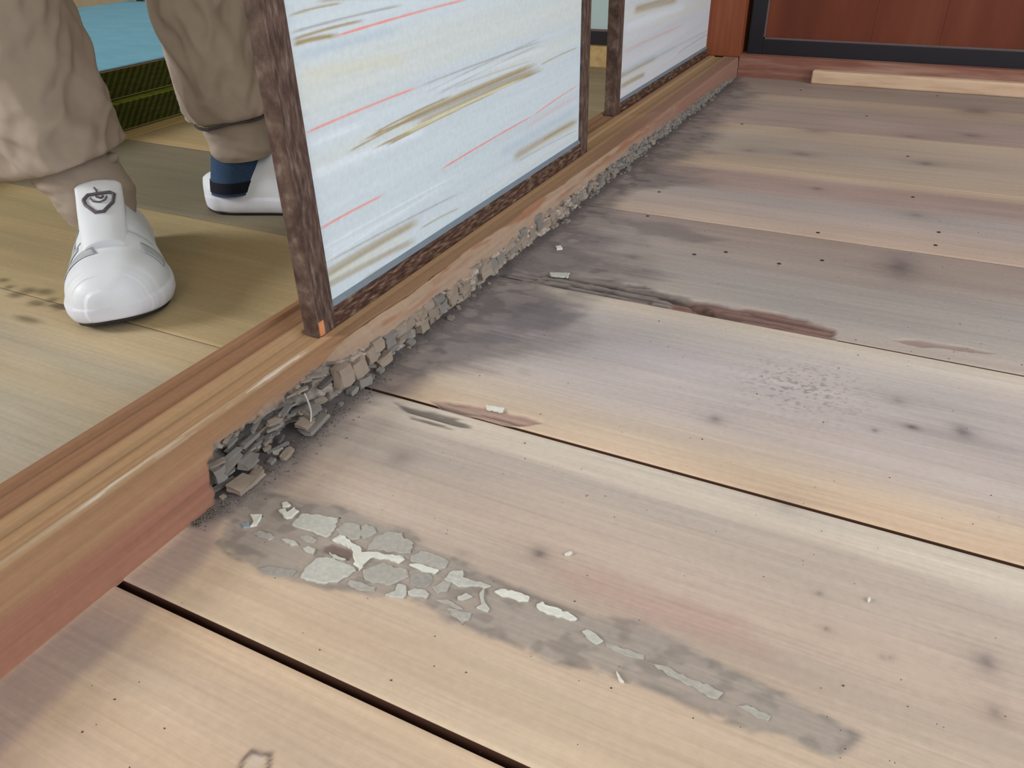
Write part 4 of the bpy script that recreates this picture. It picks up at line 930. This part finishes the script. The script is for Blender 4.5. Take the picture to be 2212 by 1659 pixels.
# ---- shoes: lofted along the foot; s runs from heel (0) to toe (1)
def shoe(heel, d, L, tongue_top, label, logo, mirror=1):
    d = np.array([d[0], d[1]]) / np.hypot(*d); nrm = np.array([-d[1], d[0]])
    S = np.array([0, .02, .06, .14, .25, .36, .46, .56, .66, .76, .85, .92, .965, .99, 1.0])
    HW = np.array([.001, .021, .029, .034, .036, .037, .040, .045, .050, .0525, .051, .044, .033, .018, .001])
    CL = np.array([0, 0, 0, 0, 0, .001, .002, .003, .004, .004, .002, -.001, -.003, -.004, -.004]) * mirror
    HT = np.array([.046, .050, .054, .060, .072, .088, .099, .093, .079, .067, .059, .052, .045, .036, .028])
    SO = np.array([.026, .027, .028, .028, .027, .026, .025, .025, .025, .025, .026, .028, .030, .030, .026])
    BT = np.array([.008, .005, .002, .0, .0, .0, .0, .0, .0, .0, .001, .003, .007, .010, .013])
    ss = np.unique(np.concatenate([np.linspace(0, 1, 70), 1 - 0.10 * np.linspace(0, 1, 22) ** 2, 0.06 * np.linspace(0, 1, 14) ** 2]))
    itp = lambda A: np.interp(ss, S, A)
    def smooth(A):
        k = np.array([.25, .5, .25])
        for _ in range(4): A[1:-1] = np.convolve(A, k, 'valid')
        return A
    hw, cl, ht, so, btm = map(lambda A: smooth(itp(A)), (HW, CL, HT, SO, BT))
    ft = np.sqrt(np.clip(1 - (np.clip(ss - 0.77, 0, 1) / 0.23) ** 2, 0, 1)); fh = np.sqrt(np.clip(1 - (np.clip(0.10 - ss, 0, 1) / 0.10) ** 2, 0, 1))
    hw = np.where(ss > 0.77, np.interp(0.77, ss, hw) * ft ** 0.85, np.where(ss < 0.10, np.interp(0.10, ss, hw) * fh ** 0.8, hw))
    ht = np.where(ss > 0.77, 0.030 + (np.interp(0.77, ss, ht) - 0.030) * ft ** 0.75, ht)
    so = np.where(ss > 0.77, 0.025 + 0.003 * (ss - 0.77) / 0.23, so); btm = np.where(ss > 0.77, 0.010 * ((ss - 0.77) / 0.23) ** 2, btm)
    def place(s, lat, z): 
        p2 = heel[0] + d[0] * s * L + nrm[0] * lat, heel[1] + d[1] * s * L + nrm[1] * lat
        return np.stack([p2[0], p2[1], z], -1)
    root_parts = {}
    # upper
    na = 41; ph = np.linspace(0, math.pi, na)
    Sg_, PH = np.meshgrid(ss, ph, indexing='ij')
    n_ = 2.6
    cx_ = np.sign(np.cos(PH)) * np.abs(np.cos(PH)) ** (2 / n_); sy_ = np.abs(np.sin(PH)) ** (2 / n_)
    topn = np.interp(Sg_, [0, .45, .6, .8, 1], [0.82, 0.55, 0.62, 0.86, 0.95])
    wid = hw[:, None] * (1 - (1 - topn) * sy_ ** 2.0)
    cre = 0.0022 * np.exp(-((Sg_ - 0.66) / 0.018) ** 2) * sy_
    zup = so[:, None] - 0.004 + (ht - so + 0.004)[:, None] * sy_ - cre + 0.0012 * (fbm(Sg_ * 14, PH * 3, 3, 5) - 0.5)
    V = place(Sg_, cl[:, None] + cx_ * wid * 0.975, zup)
    up = mk('shoe', V.reshape(-1, 3), gridfaces(len(ss), na), M['shoe'], person, True)
    up['label'] = label
    # midsole
    prof_ = [(0.90, 0.0), (0.97, 0.12), (1.03, 0.45), (1.035, 0.8), (1.0, 1.0), (0.93, 1.03), (0.6, 1.03)]
    full = prof_ + [(-a, b) for a, b in reversed(prof_)]
    Vm = np.stack([place(ss, cl + hw * a, btm + 0.004 + (so - btm - 0.004) * b) for a, b in full], 1)
    mk('midsole', Vm.reshape(-1, 3), gridfaces(len(ss), len(full), True), M['sole'], up, True)
    op = [(0.86, 1.0), (0.88, 0.2), (0.80, 0.0)]; opf = op + [(-a, b) for a, b in reversed(op)]
    Vo = np.stack([place(ss, cl + hw * a, btm + 0.0045 * b) for a, b in opf], 1)
    mk('outsole', Vo.reshape(-1, 3), gridfaces(len(ss), len(opf), True), M['outsole'], up, True)
    # tongue: a padded strap that climbs the instep and stands up in front of the shin
    tn = np.linspace(0, 1, 26); TS = np.interp(tn, [0, .45, .75, 1], [.755, .565, .475, .43]); TZ = np.interp(tn, [0, .45, .75, 1], [.0675, .0925, .1035, tongue_top])
    TS = smooth(TS.copy()); TZ = smooth(TZ.copy()); TW = np.interp(tn, [0, .5, .93, 1], [.0225, .0235, .0235, .018])
    lat = np.linspace(-1, 1, 15); A, B = np.meshgrid(tn, lat, indexing='ij')
    hh = np.interp(A, [0, .2, 1], [.0035, .006, .007])
    bul = (1 - np.abs(B) ** 4)
    stT = TS[:, None] * np.ones_like(B); zt = TZ[:, None] - 0.006 * B ** 2 * np.interp(A, [0, 1], [1, .5])
    off = 0.004 * bul
    T1 = place(stT + 0.010 * bul * A * 0.9 / 1, cl.mean() + B * TW[:, None], zt + off * (1 - A) + 0.001)
    T0 = place(stT - 0.022, cl.mean() + B * TW[:, None], zt - 0.004)
    nt_ = len(tn) * len(lat); g_ = gridfaces(len(tn), len(lat)); m_ = len(lat)
    rim = list(range(m_)) + [i * m_ + m_ - 1 for i in range(1, len(tn))] + [(len(tn) - 1) * m_ + j for j in range(m_ - 2, -1, -1)] + [i * m_ for i in range(len(tn) - 2, 0, -1)]
    rim = np.array(rim); rf = np.stack([rim, np.roll(rim, -1), np.roll(rim, -1) + nt_, rim + nt_], 1)
    tg = mk('tongue', np.concatenate([T1.reshape(-1, 3), T0.reshape(-1, 3)]), np.concatenate([g_, g_[:, ::-1] + nt_, rf]), M['shoe'], up, True)
    T1g = T1
    def on_t(a, b, lift):            # point on the tongue, a 0..1 up, b -1..1 across
        fa = np.clip(a, 0, 1) * (len(tn) - 1); i0 = min(int(fa), len(tn) - 2); fa -= i0
        fb = (np.clip(b, -1, 1) + 1) / 2 * (m_ - 1); j0 = min(int(fb), m_ - 2); fb -= j0
        P = (T1g[i0, j0] * (1 - fa) * (1 - fb) + T1g[i0 + 1, j0] * fa * (1 - fb) + T1g[i0, j0 + 1] * (1 - fa) * fb + T1g[i0 + 1, j0 + 1] * fa * fb)
        du = T1g[i0 + 1, j0] - T1g[i0, j0]; dv = T1g[i0, j0 + 1] - T1g[i0, j0]; n3 = np.cross(dv, du); n3 /= np.linalg.norm(n3) + 1e-9
        if n3[2] < 0 and n3[:2] @ d < 0: n3 = -n3
        return P + n3 * lift
    def on_u(s, ang, lift):          # point on the upper; ang 0..pi across
        i0 = int(np.clip(np.searchsorted(ss, s), 1, len(ss) - 1)); f_ = (s - ss[i0 - 1]) / (ss[i0] - ss[i0 - 1] + 1e-9)
        ja = ang / math.pi * (na - 1); j0 = min(int(ja), na - 2); fj = ja - j0
        P = (V[i0 - 1, j0] * (1 - f_) + V[i0, j0] * f_) * (1 - fj) + (V[i0 - 1, j0 + 1] * (1 - f_) + V[i0, j0 + 1] * f_) * fj
        du = V[i0, j0] - V[i0 - 1, j0]; dv = V[i0, j0 + 1] - V[i0, j0]; n3 = np.cross(du, dv); n3 /= np.linalg.norm(n3) + 1e-9
        c3 = place(np.array([s]), np.array([0.0]), np.array([0.03]))[0]
        if n3 @ (P - c3) < 0: n3 = -n3
        return P + n3 * lift
    def patch(name, fn, quad, mat, nu=10, nv=5, lift=0.0009, par=up):
        q = np.array(quad, float); U = []
        for i in range(nu):
            for j in range(nv):
                a = i / (nu - 1); b = j / (nv - 1)
                p2 = (q[0] * (1 - a) + q[1] * a) * (1 - b) + (q[3] * (1 - a) + q[2] * a) * b
                U.append(fn(p2[0], p2[1], lift))
        o = mk(name, np.array(U), gridfaces(nu, nv), mat, par, True)
        so_ = o.modifiers.new('thick', 'SOLIDIFY'); so_.thickness = 0.0006; so_.offset = 0; return o
    # grey reflective tabs and overlays
    for q in ([(.715, .12), (.715, .85), (.68, .80), (.68, .12)], [(.655, .16), (.655, .60), (.615, .60), (.615, .16)], [(.54, .2), (.54, .60), (.47, .62), (.47, .2)]):
        qq = q if mirror < 0 else [(a, math.pi - b) for a, b in q]
        patch('side_tab', on_u, qq, M['shoeg'])
    q = [(.80, .30), (.80, 1.42), (.745, 1.30), (.75, .30)]
    patch('toe_overlay', on_u, q if mirror < 0 else [(a, math.pi - b) for a, b in q], M['shoeg'], 14, 5)
    q = [(.785, 2.25), (.785, 2.85), (.72, 2.85), (.72, 2.25)]
    patch('side_tab', on_u, q if mirror < 0 else [(a, math.pi - b) for a, b in q], M['shoeg'])
    # stitched seam across the vamp
    sp = [on_u(.655 + .012 * math.sin(a), a, 0.0006) for a in np.linspace(0.5, 2.75, 26)]
    sp += []
    def tube(name, pts, rad, mat, par):
        P = np.array(pts); n6 = 6; U = []
        for i in range(len(P)):
            t = P[min(i + 1, len(P) - 1)] - P[max(i - 1, 0)]; t /= np.linalg.norm(t) + 1e-9
            a = np.cross(t, [0, 0, 1.0]); a /= np.linalg.norm(a) + 1e-9; b = np.cross(t, a)
            for j in range(n6): U.append(P[i] + rad * (a * math.cos(j * 2 * math.pi / n6) + b * math.sin(j * 2 * math.pi / n6)))
        return mk(name, np.array(U), gridfaces(len(P), n6, True), mat, par, True)
    tube('seam', sp, 0.0006, M['shoeg'], up)
    if logo:
        # faceted emblem outline with a short stem
        pts = [(.60, -.62), (.67, -.42), (.66, .05), (.68, .5), (.65, .66), (.50, .58), (.36, .18), (.36, -.16), (.50, -.55)]
        tube('logo', [on_t(a, b, .0012) for a, b in pts + pts[:1]], .0019, M['logo'], tg)
        tube('logo', [on_t(a, b, .0012) for a, b in [(.66, -.02), (.74, -.05), (.80, -.12)]], .0010, M['logo'], tg)
        tube('logo', [on_t(a, b, .0012) for a, b in [(.60, -.32), (.53, -.22), (.50, .05), (.53, .28), (.60, .36)]], .0009, M['logo'], tg)
        tube('logo', [on_t(a, b, .0012) for a, b in [(.61, -.08), (.57, .12), (.61, .22)]], .0012, M['logo'], tg)
    return up
shR = shoe((-0.486, 0.424), (0.74, -0.67), 0.272, 0.112, 'white slip-on sneaker with a dark emblem on its tongue', True, 1)
shL = shoe((-0.474, 0.556), (0.89, 0.45), 0.272, 0.116, 'white slip-on sneaker with its heel trodden down', False, -1)
def sock(c0, c1, r0, r1, z0, z1, d, navy):
    n = 24; th = np.linspace(0, 2 * math.pi, 36, endpoint=False); V = []
    for i in range(n):
        t = i / (n - 1); z = z0 + (z1 - z0) * t; x = c0[0] + (c1[0] - c0[0]) * t; y = c0[1] + (c1[1] - c0[1]) * t
        rr_ = (r0 + (r1 - r0) * t) * (1 + 0.03 * (fbm(np.cos(th) * 2 + t * 5, np.sin(th) * 2, 2, 3) - .5))
        V.append(np.stack([x + rr_ * np.cos(th), y + rr_ * np.sin(th), np.full(36, z)], -1))
    o = mk('sock', np.concatenate(V), gridfaces(n, 36, True), M['sock'], person, True)
    return o
sock((-0.452, 0.382), (-0.438, 0.366), 0.030, 0.031, 0.045, 0.098, None, False)
s2 = sock((-0.430, 0.568), (-0.410, 0.577), 0.0335, 0.0335, 0.030, 0.12, None, True)
th = np.linspace(0, 2 * math.pi, 36, endpoint=False)
Vn = [np.stack([-0.430 + 0.020 * (z - 0.03) / .09 + 0.0345 * np.cos(th), 0.568 + 0.009 * (z - .03) / .09 + 0.0345 * np.sin(th), np.full(36, z)], -1) for z in np.linspace(0.034, 0.049, 8)]
mk('sock_heel', np.concatenate(Vn), gridfaces(8, 36, True), M['sockd'], s2, True)
